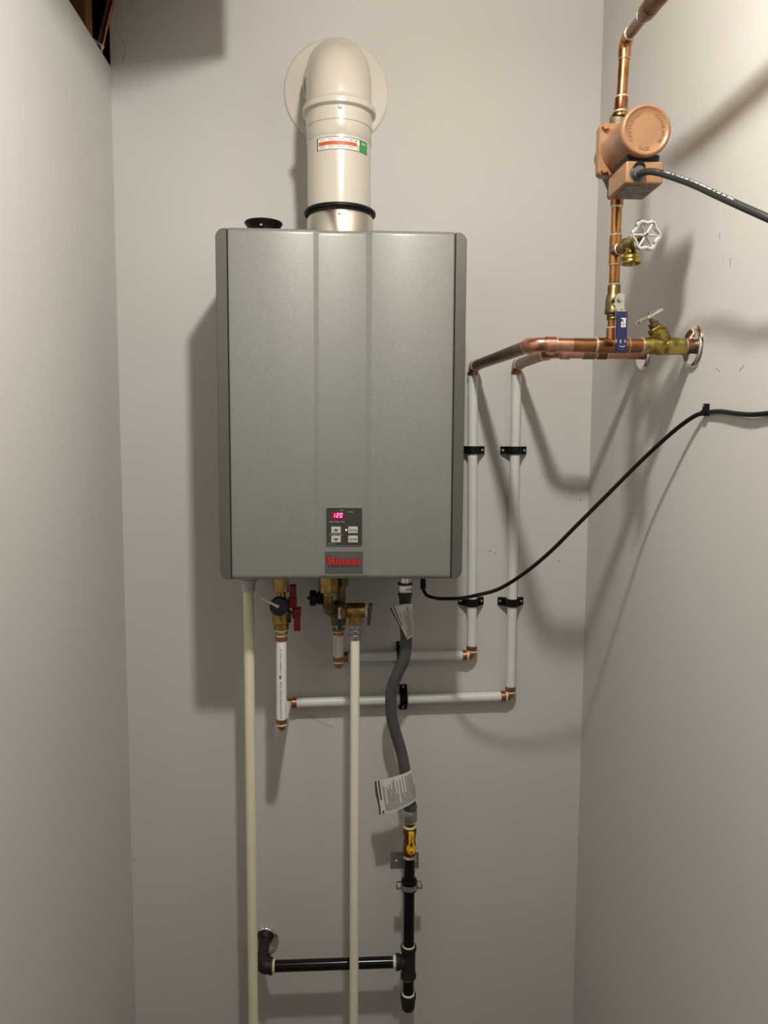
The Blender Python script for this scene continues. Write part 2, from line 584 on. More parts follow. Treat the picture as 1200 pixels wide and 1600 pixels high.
t = thing('tube_strap', (-0.511, 1.712, 2.313), 'small white strap holding the thin copper tube in the corner', 'strap')
MB().tube(smooth_path([(-0.522, 1.712, 2.324), (-0.514, 1.709, 2.317), (-0.505, 1.708, 2.312)], 5), 0.0028, 10).build('band', 'nylon_tie', t)
MB().lathe((-0.5035, 1.708, 2.3095), (0, -1, 0), [(0.0042, -0.003), (0.0042, 0.002), (0.002, 0.004)], 12).build('head', 'nylon_tie', t)
MB().tube([(-0.5045, 1.708, 2.307), (-0.505, 1.708, 2.298)], 0.0017, 8).build('tail', 'nylon_tie', t)

# ------------------------------------------------------------------ water heater
H0, H1 = 1.2265, 1.8915
ht = thing('water_heater', (-0.004, 1.615, H0), 'silver wall-hung tankless water heater with dark side bands and control panel', 'water heater')
MB().prism(rrect(-0.2375, H0, 0.2290, H1, 0.016), 1.500, 1.735).build('casing', 'case_steel', ht)
for z in (1.26, 1.82):
    MB().box((-0.19, 1.735, z), (0.18, BACK, z + 0.04)).build('wall_bracket', 'galvanised', ht)
MB().prism(rrect(-0.2400, H0 + 0.0012, -0.2190, H1 - 0.0022, 0.0165, 8, (1, 0, 0, 1)), 1.4835, 1.56, 0.0012).build('side_band', 'grey_band', ht)
MB().prism(rrect(0.2103, H0 + 0.0012, 0.2313, H1 - 0.0022, 0.0165, 8, (0, 1, 1, 0)), 1.4835, 1.56, 0.0012).build('side_band', 'grey_band', ht)
MB().box((-0.2195, 1.4985, H0 + 0.0005), (0.2108, 1.55, H1 - 0.0005)).build('seam', 'seam_black', ht)
# front cover: two flat fields and a shallow central channel, rounded over at every edge
xs = [(-0.2177, 0.006), (-0.2174, 0.003), (-0.2160, 0.0008), (-0.2140, 0), (-0.0588, 0), (-0.0572, 0.0006), (-0.0492, 0.0066), (-0.0476, 0.0072),
      (0.0400, 0.0072), (0.0416, 0.0066), (0.0512, 0.0006), (0.0528, 0), (0.2050, 0), (0.2070, 0.0008), (0.2085, 0.003), (0.2088, 0.006)]
RE = 0.0110      # radius of the rolled top and bottom edges
zs = [(H0 + RE - RE * math.sin(math.radians(a)), RE - RE * math.cos(math.radians(a))) for a in (88, 70, 55, 42, 30, 20, 10, 0)]
zs += [(H1 - RE + RE * math.sin(math.radians(a)), RE - RE * math.cos(math.radians(a))) for a in (0, 10, 20, 30, 42, 55, 70, 88)]
vs, fs = [], []
for z, dz in zs:
    for x, dx in xs:
        vs.append((x, 1.480 + max(dx, 0) + dz, z))
nx = len(xs)
for a in range(len(zs) - 1):
    for b in range(nx - 1):
        fs.append((a * nx + b, a * nx + b + 1, (a + 1) * nx + b + 1, (a + 1) * nx + b))
fc = MB()
fc.add(vs, fs)
fc.build('front_cover', 'silver_paint', ht, angle=60)

YC = 1.4872           # floor of the central channel
cp = MB().prism(rrect(-0.0357, 1.2925, 0.0356, 1.3681, 0.003), YC - 0.0022, YC + 0.002, 0.0004).build('control_panel', 'panel_rim', ht)
MB().prism(rrect(-0.0346, 1.2938, 0.0346, 1.3676, 0.0024), YC - 0.0026, YC - 0.001).build('panel_face', 'panel_black', cp)
YP = YC - 0.0026
MB().prism(rrect(-0.0246, 1.3457, -0.0018, 1.3594, 0.0006), YP - 0.0006, YP + 0.001).build('display', 'display_red', cp)


def seven_seg(x, z, w, h, segs):
    t = 0.0010
    s = 0.10 * 1.0
    q = MB()

    def bar(x0, z0, x1, z1):
        sk = lambda xx, zz: (xx + (zz - z) * s, zz)
        q.prism([sk(x0, z0), sk(x1, z0), sk(x1, z1), sk(x0, z1)], YP - 0.0010, YP - 0.0004)
    g = 0.0004
    R = {'a': (x + g, z + h - t, x + w - g, z + h), 'd': (x + g, z, x + w - g, z + t), 'g': (x + g, z + h / 2 - t / 2, x + w - g, z + h / 2 + t / 2),
         'f': (x, z + h / 2 + g, x + t, z + h - g), 'b': (x + w - t, z + h / 2 + g, x + w, z + h - g),
         'e': (x, z + g, x + t, z + h / 2 - g), 'c': (x + w - t, z + g, x + w, z + h / 2 - g)}
    for k in segs:
        bar(*R[k])
    return q


for x, segs in ((-0.0232, 'bc'), (-0.0158, 'abged'), (-0.0088, 'abcdef')):
    seven_seg(x, 1.3486, 0.0046, 0.0084, segs).build('digit', 'digit_glow', cp)
for x0 in (-0.0253, 0.0076):
    for z0, z1 in ((1.3176, 1.3307), (1.2995, 1.3130)):
        MB().prism(rrect(x0, z0, x0 + 0.0186, z1, 0.0008), YP - 0.0012, YP + 0.001, 0.0004).build('button', 'button_grey', cp)
        MB().lathe((x0 + 0.0093, YP - 0.0010, (z0 + z1) / 2 + 0.0002), (0, -1, 0), [(0.0064, 0), (0.0062, 0.0004), (0.0050, 0.0007), (0.0025, 0.0009)], 24).build('button_dome', 'button_grey', cp)
YB = YP - 0.0021
MB().prism([(-0.0202, 1.3225), (-0.0118, 1.3225), (-0.0160, 1.3272)], YB, YB + 0.0012).build('up_arrow', 'print_black', cp)
MB().prism([(-0.0160, 1.3032), (-0.0118, 1.3079), (-0.0202, 1.3079)], YB, YB + 0.0012).build('down_arrow', 'print_black', cp)
MB().lathe((0.0038, YP, 1.3241), (0, -1, 0), [(0.0014, 0), (0.0012, 0.0006), (0.0005, 0.0009)], 12).build('indicator_light', 'led_glow', cp)
for s, size, x, z, fit, m, yy in (('Approx Water Temp', 0.0020, -0.0288, 1.3394, 0.0300, 'print_light', YP), ('Hot Water Temp', 0.0018, -0.0290, 1.3143, 0.0250, 'print_light', YP),
                                  ('In Use', 0.0020, 0.0072, 1.3585, 0.0098, 'print_light', YP), ('°F', 0.0018, -0.0090, 1.3615, 0.0062, 'print_light', YP),
                                  ('MC-91-1US', 0.0014, -0.0322, 1.2962, 0.0135, 'print_light', YP),
                                  ('Priority', 0.0026, 0.0100, 1.3230, 0.0140, 'print_black', YB + 0.0001), ('On/Off', 0.0026, 0.0100, 1.3050, 0.0140, 'print_black', YB + 0.0001)):
    lettering(cp, 'lettering', m, s, size, flat_print(x, yy - 0.0003, z), fit=fit, bold=0.01)
lp = MB().prism(rrect(-0.0377, 1.2385, 0.0364, 1.2817, 0.001), YC - 0.0012, YC + 0.002, 0.0004).build('logo_plate', 'logo_grey', ht)
lettering(lp, 'brand_outline', 'print_black', 'Rinnai', 0.0152, flat_print(-0.0338, YC - 0.00145, 1.2556), fit=0.0650, bold=0.06)
lettering(lp, 'brand_lettering', 'logo_red', 'Rinnai', 0.0145, flat_print(-0.0330, YC - 0.0018, 1.2560), fit=0.0630, bold=0.034)
lettering(lp, 'slogan', 'print_black', 'EXPERIENCE OUR INNOVATION', 0.0024, flat_print(-0.0312, YC - 0.0015, 1.2505), fit=0.0590, bold=0.012)
MB().lathe((0.0326, YC - 0.0012, 1.2580), (0, -1, 0), [(0.0008, 0), (0.0008, 0.0004)], 10).build('trademark_dot', 'print_black', lp)
ic = MB().lathe((-0.1594, 1.572, H1 - 0.004), (0, 0, 1), [(0.0290, 0), (0.0295, 0.018), (0.0310, 0.025), (0.0366, 0.0325), (0.0374, 0.0345), (0.0366, 0.0362), (0.0330, 0.0370), (0.031, 0.034)], 40).build('inlet_cap', 'rubber_black', ht)
MB().lathe((-0.1604, 1.539, H1 + 0.0195), (0, -1, 0.0), [(0.0030, -0.006), (0.0030, 0.0005), (0.0018, 0.002)], 12).build('screw', 'screw_steel', ic)

# ------------------------------------------------------------------ vent
VX, VY = -0.0105, 1.572
vt = thing('vent_pipe', (VX, VY, H1), 'white vent pipe rising from the heater and bending into the wall', 'vent pipe')
MB().lathe((VX + 0.0022, VY, H1), (0, 0, 1), [(0.0655, 0), (0.0655, 0.037), (0.0640, 0.043)], 64).build('steel_collar', 'stainless', vt)
MB().ring((VX + 0.0015, VY, 1.9425), (0, 0, 1), 0.0665, 0.0050, 64, 12).build('gasket', 'rubber_black', vt)
pp = MB().lathe((VX, VY, 1.9400), (0, 0, 1), [(0.0622, 0), (0.0622, 0.1345)], 64).build('pipe', 'vent_white', vt)
MB().lathe((VX, VY, 2.0745), (0, 0, 1), [(0.0622, -0.002), (0.0636, 0), (0.0636, 0.0245), (0.0648, 0.0255), (0.0650, 0.050), (0.0690, 0.052), (0.0716, 0.054), (0.0718, 0.058), (0.0712, 0.064), (0.0655, 0.0685), (0.0642, 0.071), (0.0642, 0.076)], 64).build('bell_socket', 'vent_white', vt)
zh, R = 2.2380, 0.0885
el = [(VX, VY, 2.143)]
for i in range(25):
    t = math.radians(90 * i / 24)
    el.append((VX - 0.004 * (i / 24), VY + R - R * math.cos(t), zh - R + R * math.sin(t)))
el.append((VX - 0.005, 1.715, zh))
MB().tube(el, 0.0636, 64).build('elbow', 'vent_white', vt)
MB().lathe((VX - 0.005, 1.744, zh), (0, -1, 0), [(0.0690, 0), (0.0690, 0.040), (0.0722, 0.044), (0.0722, 0.056), (0.0690, 0.060), (0.064, 0.061)], 64).build('wall_socket', 'vent_white', vt)
MB().lathe((-0.0175, BACK, 2.2480), (0, -1, 0), [(0.1135, 0), (0.1135, 0.0022), (0.1120, 0.0042), (0.1080, 0.0055), (0.074, 0.0075), (0.070, 0.0095)], 72).build('wall_flange', 'flange_white', vt)
for z, r in ((2.1335 + 0.0, 0.0716), (1.9275, 0.0660)):
    MB().lathe((VX + 0.002, VY - (r if r < 0.07 else 0.0652) + 0.001, z - (0.013 if r > 0.07 else 0)), (0, -1, 0.0), [(0.0038, -0.003), (0.0038, 0.002), (0.0022, 0.0036)], 14).build('screw', 'screw_steel', vt)


def cyl_patch(a0, a1, z0, z1, r, material, name, parent, cx=VX, cy=VY, n=24):
    q = MB()
    vv, ff = [], []
    for i in range(n + 1):
        t = math.radians(a0 + (a1 - a0) * i / n)
        for z in (z0, z1):
            vv.append((cx + r * math.sin(t), cy - r * math.cos(t), z))
    for i in range(n):
        ff.append((2 * i, 2 * i + 2, 2 * i + 3, 2 * i + 1))
    q.add(vv, ff)
    return q.build(name, material, parent)


lb = cyl_patch(-42, 59, 2.0445, 2.0675, 0.06235, 'label_dark_green', 'label', vt)
cyl_patch(-39.5, 39, 2.0458, 2.0664, 0.06245, 'label_white', 'label_panel', lb)
cyl_patch(41, 57, 2.0458, 2.0664, 0.06245, 'label_green', 'label_panel', lb, n=8)
cyl_patch(43, 55, 2.0612, 2.0624, 0.06252, 'label_white', 'printed_line', lb, n=6)
for k in range(5):
    cyl_patch(43, 55 - 3 * (k % 2), 2.0485 + 0.0022 * k, 2.0493 + 0.0022 * k, 0.06252, 'label_green_deep', 'printed_line', lb, n=6)
cyl_patch(-38, 33, 2.0530, 2.0598, 0.06252, 'label_orange', 'orange_stripe', lb)
for k in range(4):
    for z in (2.0620, 2.0636, 2.0482, 2.0498, 2.0514):
        a = -37 + 17 * k + random.uniform(0, 2)
        if z > 2.06 and a > 2:
            continue
        cyl_patch(a, a + random.uniform(11, 15), z, z + 0.0006, 0.06252, 'print_grey', 'printed_line', lb, n=4)
for a, w in ((20, 2.2), (25, 1.6), (30, 3.0)):
    cyl_patch(a, a + w, 2.0618, 2.0642, 0.06252, 'print_black', 'printed_mark', lb, n=2)
for a in (33.5, 37.0):
    cyl_patch(a, a + 1.1, 2.0468, 2.0555, 0.06252, 'label_dark_green', 'printed_mark', lb, n=2)

# ------------------------------------------------------------------ drain pipes
d1 = thing('drain_pipe', (-0.2042, 1.63, 0), 'cream plastic condensate drain pipe below the heater\'s left end', 'drain pipe')
MB().cyl((-0.2042, 1.63, 0), (-0.2042, 1.63, 1.180), 0.0112).build('tube', 'drain_cream', d1)
MB().lathe((-0.2042, 1.63, 1.1765), (0, 0, 1), [(0.0136, 0), (0.0142, 0.001), (0.0142, 0.0165), (0.0185, 0.0200), (0.0190, 0.0245), (0.0150, 0.026), (0.0150, 0.05)], 32).build('collar', 'collar_grey', d1)
d2 = thing('drain_pipe', (0.0228, 1.60, 0), 'pale plastic drain pipe hanging from the brass relief valve', 'drain pipe')
MB().cyl((0.0218, 1.60, 0), (0.0232, 1.60, 1.080), 0.0100).build('tube', 'drain_cream_pale', d2)
MB().lathe((0.0232, 1.60, 1.0770), (0, 0, 1), [(0.0118, 0), (0.0126, 0.001), (0.0126, 0.0095), (0.0112, 0.0105), (0.0118, 0.0125), (0.0126, 0.0135), (0.0126, 0.020), (0.0112, 0.0215), (0.0118, 0.024), (0.0122, 0.026), (0.0122, 0.031)], 32).build('coupling', 'galvanised', d2)

# ------------------------------------------------------------------ shut-off valve above the printed pipe
vx, vy = -0.1327, 1.60
vl = thing('shutoff_valve', (vx, vy, 1.089), 'brass shut-off valve with two red handles and a navy cap', 'valve')
MB().hexa((vx, vy, 1.180), (vx, vy, H0), 0.0176, 0.25).build('union_nut', 'brass', vl)
MB().cyl((vx, vy, 1.160), (vx, vy, 1.182), 0.0098).build('neck', 'brass', vl)
MB().lathe((vx, vy, 1.089), (0, 0, 1), [(0.0120, 0), (0.0136, 0.0008), (0.0136, 0.007), (0.0120, 0.009), (0.0158, 0.0105), (0.0160, 0.0235), (0.0184, 0.0250), (0.0187, 0.030), (0.0180, 0.0320), (0.0187, 0.0340), (0.0187, 0.0490), (0.0172, 0.0560), (0.0140, 0.064), (0.0125, 0.078)], 32).build('body', 'brass', vl)
MB().cyl((vx, vy, 1.0962), (vx, vy, 1.0990), 0.0142).build('sealing_ring', 'white_ring', vl)
MB().cyl((vx - 0.001, 1.60, 1.156), (vx - 0.001, 1.575, 1.156), 0.0125).build('drain_port', 'brass', vl)
cpz = MB().lathe((vx - 0.0015, 1.578, 1.156), (0, -1, 0), [(0.0185, 0), (0.0192, 0.001), (0.0192, 0.016), (0.0180, 0.0185), (0.008, 0.0195)], 36).build('port_cap', 'navy_cap', vl)
MB().tube(smooth_path([(vx + 0.012, 1.572, 1.146), (vx + 0.018, 1.573, 1.142), (vx + 0.0195, 1.58, 1.132), (vx + 0.019, 1.588, 1.118)], 6), 0.0028, 10).build('cap_strap', 'navy_cap', vl)
z_t = MB()
a, b = Vector((vx - 0.001, 1.556, 1.1572)), Vector((vx - 0.0365, 1.550, 1.1765))
z_t.add([a + Vector((-0.002, 0, -0.0032)), a + Vector((0.002, 0, 0.0022)), b + Vector((0.0004, 0, 0.0006)), b + Vector((-0.0004, 0, -0.0004)),
         a + Vector((-0.002, 0.0012, -0.0032)), a + Vector((0.002, 0.0012, 0.0022)), b + Vector((0.0004, 0.0012, 0.0006)), b + Vector((-0.0004, 0.0012, -0.0004))],
        [(0, 1, 2, 3), (7, 6, 5, 4), (0, 4, 5, 1), (1, 5, 6, 2), (2, 6, 7, 3), (3, 7, 4, 0)])
z_t.build('nylon_tie', 'nylon_tie', vl)
for zc, s, x0 in ((1.158, 1, 0.0150), (1.1345, -1, 0.0235)):
    MB().cyl((vx + 0.010, vy, zc), (vx + x0 + 0.004, vy, zc), 0.0042).cyl((vx + x0 - 0.007, vy, zc), (vx + x0 - 0.004, vy, zc), 0.0065).build('stem', 'brass', vl)
    hd = MB()
    za, zb, zc2 = zc - s * 0.011, zc + s * 0.010, zc + s * 0.0365
    hd.box((vx + x0, vy - 0.011, min(za, zb)), (vx + x0 + 0.0180, vy + 0.011, max(za, zb)), 0.002)
    hd.box((vx + x0 + 0.0035, vy - 0.009, min(zb, zc2) - 0.001), (vx + x0 + 0.0165, vy + 0.009, max(zb, zc2)), 0.002)
    hd.build('handle', 'valve_red', vl)

# ------------------------------------------------------------------ valve cluster in the middle
mx, my = -0.0125, 1.665
vm = thing('shutoff_valve', (mx, my, 1.080), 'dark brass angle valve with black caps and blue-tipped lever', 'valve')
hx, hy = -0.0346, 1.615
MB().hexa((hx, hy, 1.1755), (hx, hy, H0), 0.0215, 0.30).build('union_nut', 'brass', vm)
MB().cyl((hx, hy, 1.1705), (hx, hy, 1.1765), 0.0158).build('nut_collar', 'brass', vm)
MB().tube([(hx - 0.001, hy, 1.1715), (hx - 0.001, hy, 1.150), (hx + 0.002, hy + 0.006, 1.138), (hx + 0.012, hy + 0.02, 1.128), (mx, my - 0.01, 1.122)], [0.0125, 0.0127, 0.0130, 0.0135, 0.014], 24).build('angle_body', 'brass_dark', vm)
MB().cyl((mx + 0.005, my, 1.14), (mx + 0.005, my, 1.1900), 0.0105).hexa((mx + 0.006, my, 1.180), (mx + 0.006, my, H0), 0.0175, 0.1).build('rear_port', 'brass_dark', vm)
MB().lathe((mx, my, 1.0785), (0, 0, 1), [(0.0120, 0), (0.0138, 0.0008), (0.0138, 0.011), (0.0125, 0.0130), (0.0162, 0.0140), (0.0164, 0.0270), (0.0190, 0.0330), (0.0206, 0.0410), (0.0206, 0.0500), (0.0190, 0.0590), (0.0140, 0.0650), (0.0110, 0.068)], 32).build('body', 'brass_dark', vm)
MB().cyl((mx, my, 1.0900), (mx, my, 1.0920), 0.0146).cyl((mx, my, 1.0772), (mx, my, 1.0790), 0.0132).build('sealing_ring', 'white_ring', vm)
MB().lathe((hx - 0.012, hy, 1.163), (-1, 0, 0), [(0.0090, 0), (0.0140, 0.002), (0.0140, 0.0095), (0.0105, 0.0105), (0.0105, 0.0120), (0.0165, 0.0135), (0.0168, 0.0150), (0.0168, 0.0250), (0.0150, 0.0265), (0.0040, 0.027), (0.0032, 0.0285), (0.0032, 0.0315)], 32).build('black_cap', 'plastic_black', vm)
MB().box((-0.0128, 1.618, 1.0955 + 0.020), (-0.0058, 1.623, 1.1415), 0.001).build('lever', 'lever_white', vm)
MB().box((-0.0132, 1.617, 1.0930), (-0.0062, 1.622, 1.1165), 0.001).build('lever_tip', 'lever_blue', vm)
MB().cyl((-0.0095, 1.622, 1.131), (-0.0095, 1.65, 1.131), 0.005).build('lever_stem', 'brass_dark', vm)

pr = thing('relief_valve', (0.0258, 1.60, 1.108), 'brass pressure relief valve with a brown test lever', 'valve')
MB().lathe((0.0055, 1.602, 1.1385), (1, 0, 0), [(0.0150, 0), (0.0162, 0.001), (0.0162, 0.034), (0.0150, 0.036), (0.0150, 0.0385)], 36).build('body', 'brass', pr)
MB().hexa((-0.006, 1.606, 1.1330), (0.0065, 1.603, 1.1330), 0.0128, 0.0).build('inlet', 'brass', pr)
MB().lathe((0.0238, 1.601, 1.1065), (0, 0, 1), [(0.0130, 0), (0.0140, 0.001), (0.0142, 0.0018), (0.0155, 0.0022), (0.0158, 0.0180), (0.0150, 0.0215), (0.0120, 0.030)], 8, phase=0.39).build('outlet', 'brass', pr)
MB().box((0.0160, 1.5845, 1.128), (0.0315, 1.590, 1.148), 0.0015).build('boss', 'brass', pr)
MB().cyl((0.0440, 1.602, 1.1385), (0.0480, 1.602, 1.1385), 0.0130, n=32).build('bonnet_disc', 'lever_white', pr)
MB().cyl((0.0470, 1.602, 1.1385), (0.0540, 1.602, 1.1385), 0.0032).build('stem', 'brass', pr)
MB().prism([(0.0490, 1.1080), (0.0550, 1.1080), (0.0590, 1.1480), (0.0600, 1.1520), (0.0525, 1.1530), (0.0515, 1.1480)], 1.594, 1.610, 0.001).build('test_lever', 'lever_brown', pr)

# ------------------------------------------------------------------ white supply pipes with copper crimp rings
PR = 0.0112


def band(parent, c, axis, w=0.0105):
    c, a = Vector(c), Vector(axis).normalized()
    MB().lathe(c - a * w / 2, a, [(PR, 0), (PR + 0.0012, 0.0006), (PR + 0.0012, w - 0.0006), (PR, w)], 28).build('crimp_ring', 'copper_band', parent)


def wring(parent, c, axis, w=0.0032):
    c, a = Vector(c), Vector(axis).normalized()
    MB().cyl(c - a * w / 2, c + a * w / 2, PR + 0.0009).build('end_ring', 'white_ring', parent)


def elbow(parent, c, d_in, d_out, r=0.0098, leg=0.0105, m='brass', name='elbow'):
    """90 degree elbow around the corner point c: enters along d_in, leaves along d_out"""
    c, a, b = Vector(c), Vector(d_in).normalized(), Vector(d_out).normalized()
    pts = [c - a * leg] + arc_pts(c - a * leg * 0.75, a, c + b * leg * 0.75, b, 8) + [c + b * leg]
    MB().tube(pts, r, 24).build(name, m, parent)


w1 = thing('supply_pipe', (mx, 1.67, 1.001), 'shorter white water pipe run with copper crimp rings, behind the relief drain', 'pipe')
Y1 = 1.73
band(w1, (mx, 1.67, 1.0735), (0, 0, 1))
MB().cyl((mx, 1.67, 1.018), (mx, 1.67, 1.078), PR).build('tube', 'pex_new', w1)
band(w1, (mx, 1.67, 1.0140), (0, 0, 1))
wring(w1, (mx, 1.67, 1.0075), (0, 0, 1))
elbow(w1, (mx, 1.67, 0.9995), (0, 0, -1), (0, 1, 0), 0.0102)
MB().cyl((mx, 1.68, 0.9995), (mx, 1.72, 1.0005), PR).build('tube', 'pex_white', w1)
elbow(w1, (mx, Y1, 1.0005), (0, 1, 0), (1, 0, 0), 0.0102)
band(w1, (mx + 0.0165, Y1, 1.0008), (1, 0, 0))
MB().cyl((mx + 0.013, Y1, 1.0008), (0.281, Y1, 1.0018), PR).build('tube', 'pex_white', w1)
band(w1, (0.2785, Y1, 1.0018), (1, 0, 0))
wring(w1, (0.2855, Y1, 1.0018), (1, 0, 0))
elbow(w1, (0.2954, Y1, 1.0020), (1, 0, 0), (0, 0, 1), 0.0104)
wring(w1, (0.2956, Y1, 1.0125), (0, 0, 1))
band(w1, (0.2956, Y1, 1.0200), (0, 0, 1))
MB().cyl((0.2956, Y1, 1.016), (0.2876, Y1, 1.650), PR).build('tube', 'pex_white', w1)
band(w1, (0.2876, Y1, 1.6470), (0, 0, 1), 0.0085)

w2 = thing('supply_pipe', (vx, 1.60, 0.889), 'longer white water pipe run with printed lettering, below the red-handled valve', 'pipe')
band(w2, (vx, 1.60, 1.0800), (0, 0, 1))
wring(w2, (vx, 1.60, 1.0868), (0, 0, 1))
pt = MB().cyl((vx - 0.0008, 1.60, 0.902), (vx, 1.60, 1.084), PR).build('tube', 'pex_new', w2)
PX, PYc = vx - 0.0004, 1.60


def pipe_print(z0, off=0.0):
    r = PR + 0.00025

    def fn(u, v):
        t = (-v + off) / r          # lettering climbs the pipe: u goes up, v goes left
        return (PX + r * math.sin(t), PYc - r * math.cos(t), z0 + u)
    return fn


lettering(pt, 'lettering', 'print_black', 'ISTANCE DIRECTORY 3LDR', 0.0034, pipe_print(0.9085, 0.0012), fit=0.0810, bold=0.008)
lettering(pt, 'certification_mark', 'print_black', 'VSC', 0.0044, pipe_print(0.9940, 0.0010), fit=0.0110, bold=0.05)
lettering(pt, 'lettering', 'print_black', 'L24293 ULC S', 0.0034, pipe_print(1.0085, 0.0012), fit=0.0500, bold=0.008)
band(w2, (vx - 0.0008, 1.60, 0.9000), (0, 0, 1))
wring(w2, (vx - 0.0008, 1.60, 0.8935), (0, 0, 1))
elbow(w2, (vx - 0.0008, 1.60, 0.8855), (0, 0, -1), (0, 1, 0), 0.0102)
MB().cyl((vx - 0.0008, 1.612, 0.8855), (vx + 0.001, 1.722, 0.8925), PR - 0.0006).build('tube', 'pex_white', w2)
elbow(w2, (vx + 0.0012, Y1, 0.8930), (0, 1, 0), (1, 0, 0), 0.0102)
band(w2, (vx + 0.0185, Y1, 0.8935), (1, 0, 0.02))
MB().cyl((vx + 0.013, Y1, 0.8934), (0.374, Y1, 0.9035), PR).build('tube', 'pex_white', w2)
band(w2, (0.3705, Y1, 0.9034), (1, 0, 0.02))
wring(w2, (0.3780, Y1, 0.9036), (1, 0, 0.02))
elbow(w2, (0.3882, Y1, 0.9040), (1, 0, 0.02), (0, 0, 1), 0.0104)
wring(w2, (0.3882, Y1, 0.9143), (0, 0, 1))
band(w2, (0.3882, Y1, 0.9222), (0, 0, 1))
MB().cyl((0.3882, Y1, 0.918), (0.3860, Y1, 1.652), PR).build('tube', 'pex_white', w2)
band(w2, (0.3860, Y1, 1.6500), (0, 0, 1), 0.0085)
# faint print on the short white tube
q = MB()
for k in range(9):
    zc = 1.024 + 0.0055 * k
    r = PR + 0.0003
    for dz in (0,):
        t0, t1 = math.radians(-38), math.radians(-26)
        q.add([(mx + r * math.sin(t0), 1.67 - r * math.cos(t0), zc), (mx + r * math.sin(t1), 1.67 - r * math.cos(t1), zc),
               (mx + r * math.sin(t1), 1.67 - r * math.cos(t1), zc + 0.0035), (mx + r * math.sin(t0), 1.67 - r * math.cos(t0), zc + 0.0035)], [(0, 1, 2, 3)])
q.build('printed_marks', 'print_grey', w1, smooth=False)

# ------------------------------------------------------------------ black pipe straps


def make_strap():
    """half-round saddle over a vertical pipe standing 20 mm off the wall, origin on the wall, facing -y"""
    root = bpy.data.objects.new('pipe_strap', None)
    root.empty_display_size = 0.02
    COL.objects.link(root)
    r0, r1, h = PR + 0.0004, PR + 0.0030, 0.0088
    sec = [(-0.0300, 0.0), (-0.0300, -0.0032), (-r1 - 0.001, -0.0032), (-r1, -0.005)]
    sec += [(-r1, -0.020)] + [(r1 * math.cos(t), -0.020 - r1 * math.sin(t)) for t in [math.pi * (1 - i / 14) for i in range(1, 14)]] + [(r1, -0.020)]
    sec += [(r1, -0.005), (r1 + 0.001, -0.0032), (0.0300, -0.0032), (0.0300, 0.0)]
    sec += [(r0, 0.0), (r0, -0.020)] + [(r0 * math.cos(t), -0.020 - r0 * math.sin(t)) for t in [math.pi * i / 14 for i in range(1, 14)]] + [(-r0, -0.020), (-r0, 0.0)]
    n = len(sec)
    q = MB()
    q.add([(p[0], p[1], -h) for p in sec] + [(p[0], p[1], h) for p in sec], [tuple((i, (i + 1) % n, n + (i + 1) % n, n + i)) for i in range(n)])
    # end caps in quads along the band
    m = n // 2
    for z0, flip in ((0, False), (n, True)):
        for i in range(m - 1):
            a, b, c, d = i, i + 1, n - 2 - i, n - 1 - i
            if b >= c:
                break
            f = (a + z0, b + z0, c + z0, d + z0)
            q.f.append(f if flip else f[::-1])
    q.build('saddle', 'plastic_black', root, angle=35)
    for s in (-1, 1):
        MB().lathe((s * 0.0245, -0.003, 0), (0, -1, 0), [(0.0034, 0), (0.0034, 0.0008), (0.0022, 0.0022), (0.0006, 0.0024)], 14).build('screw', 'screw_steel', root)
    return root


S0 = make_strap()
SG = 'black pipe straps on the back wall'
for i, (x, z, rz, lab) in enumerate(((0.2901, 1.4768, 0, 'black pipe strap just right of the heater side, partly hidden by it'),
                                     (0.3868, 1.4765, 0, 'upper black strap on the white pipe farther from the heater'),
                                     (0.2942, 1.1272, 0, 'black pipe strap that the thin black cord passes in front of'),
                                     (0.3876, 1.1262, 0, 'lower black strap on the white pipe farther from the heater'),
                                     (0.1378, 0.8985, 90, 'black strap with two screws on the lower horizontal white pipe'),
                                     (0.1300, 1.0013, 90, 'black strap on the upper horizontal white pipe behind the grey hose'))):
    s = S0 if i == 0 else copy_tree(S0)
    s.location = (x, BACK, z)
    s.rotation_euler = (0, math.radians(rz), 0)
    tag(s, lab, 'strap', SG)

# ------------------------------------------------------------------ copper pipes to the right wall
CR, CF = 0.0111, 0.0130      # 3/4 tube and fitting radius


def solder(parent, c, axis, r, w=0.0028):
    c, a = Vector(c), Vector(axis).normalized()
    MB().lathe(c - a * w / 2, a, [(r - 0.0014, 0), (r, w * 0.3), (r + 0.0001, w * 0.6), (r - 0.0012, w)], 26).build('solder_ring', 'solder', parent)


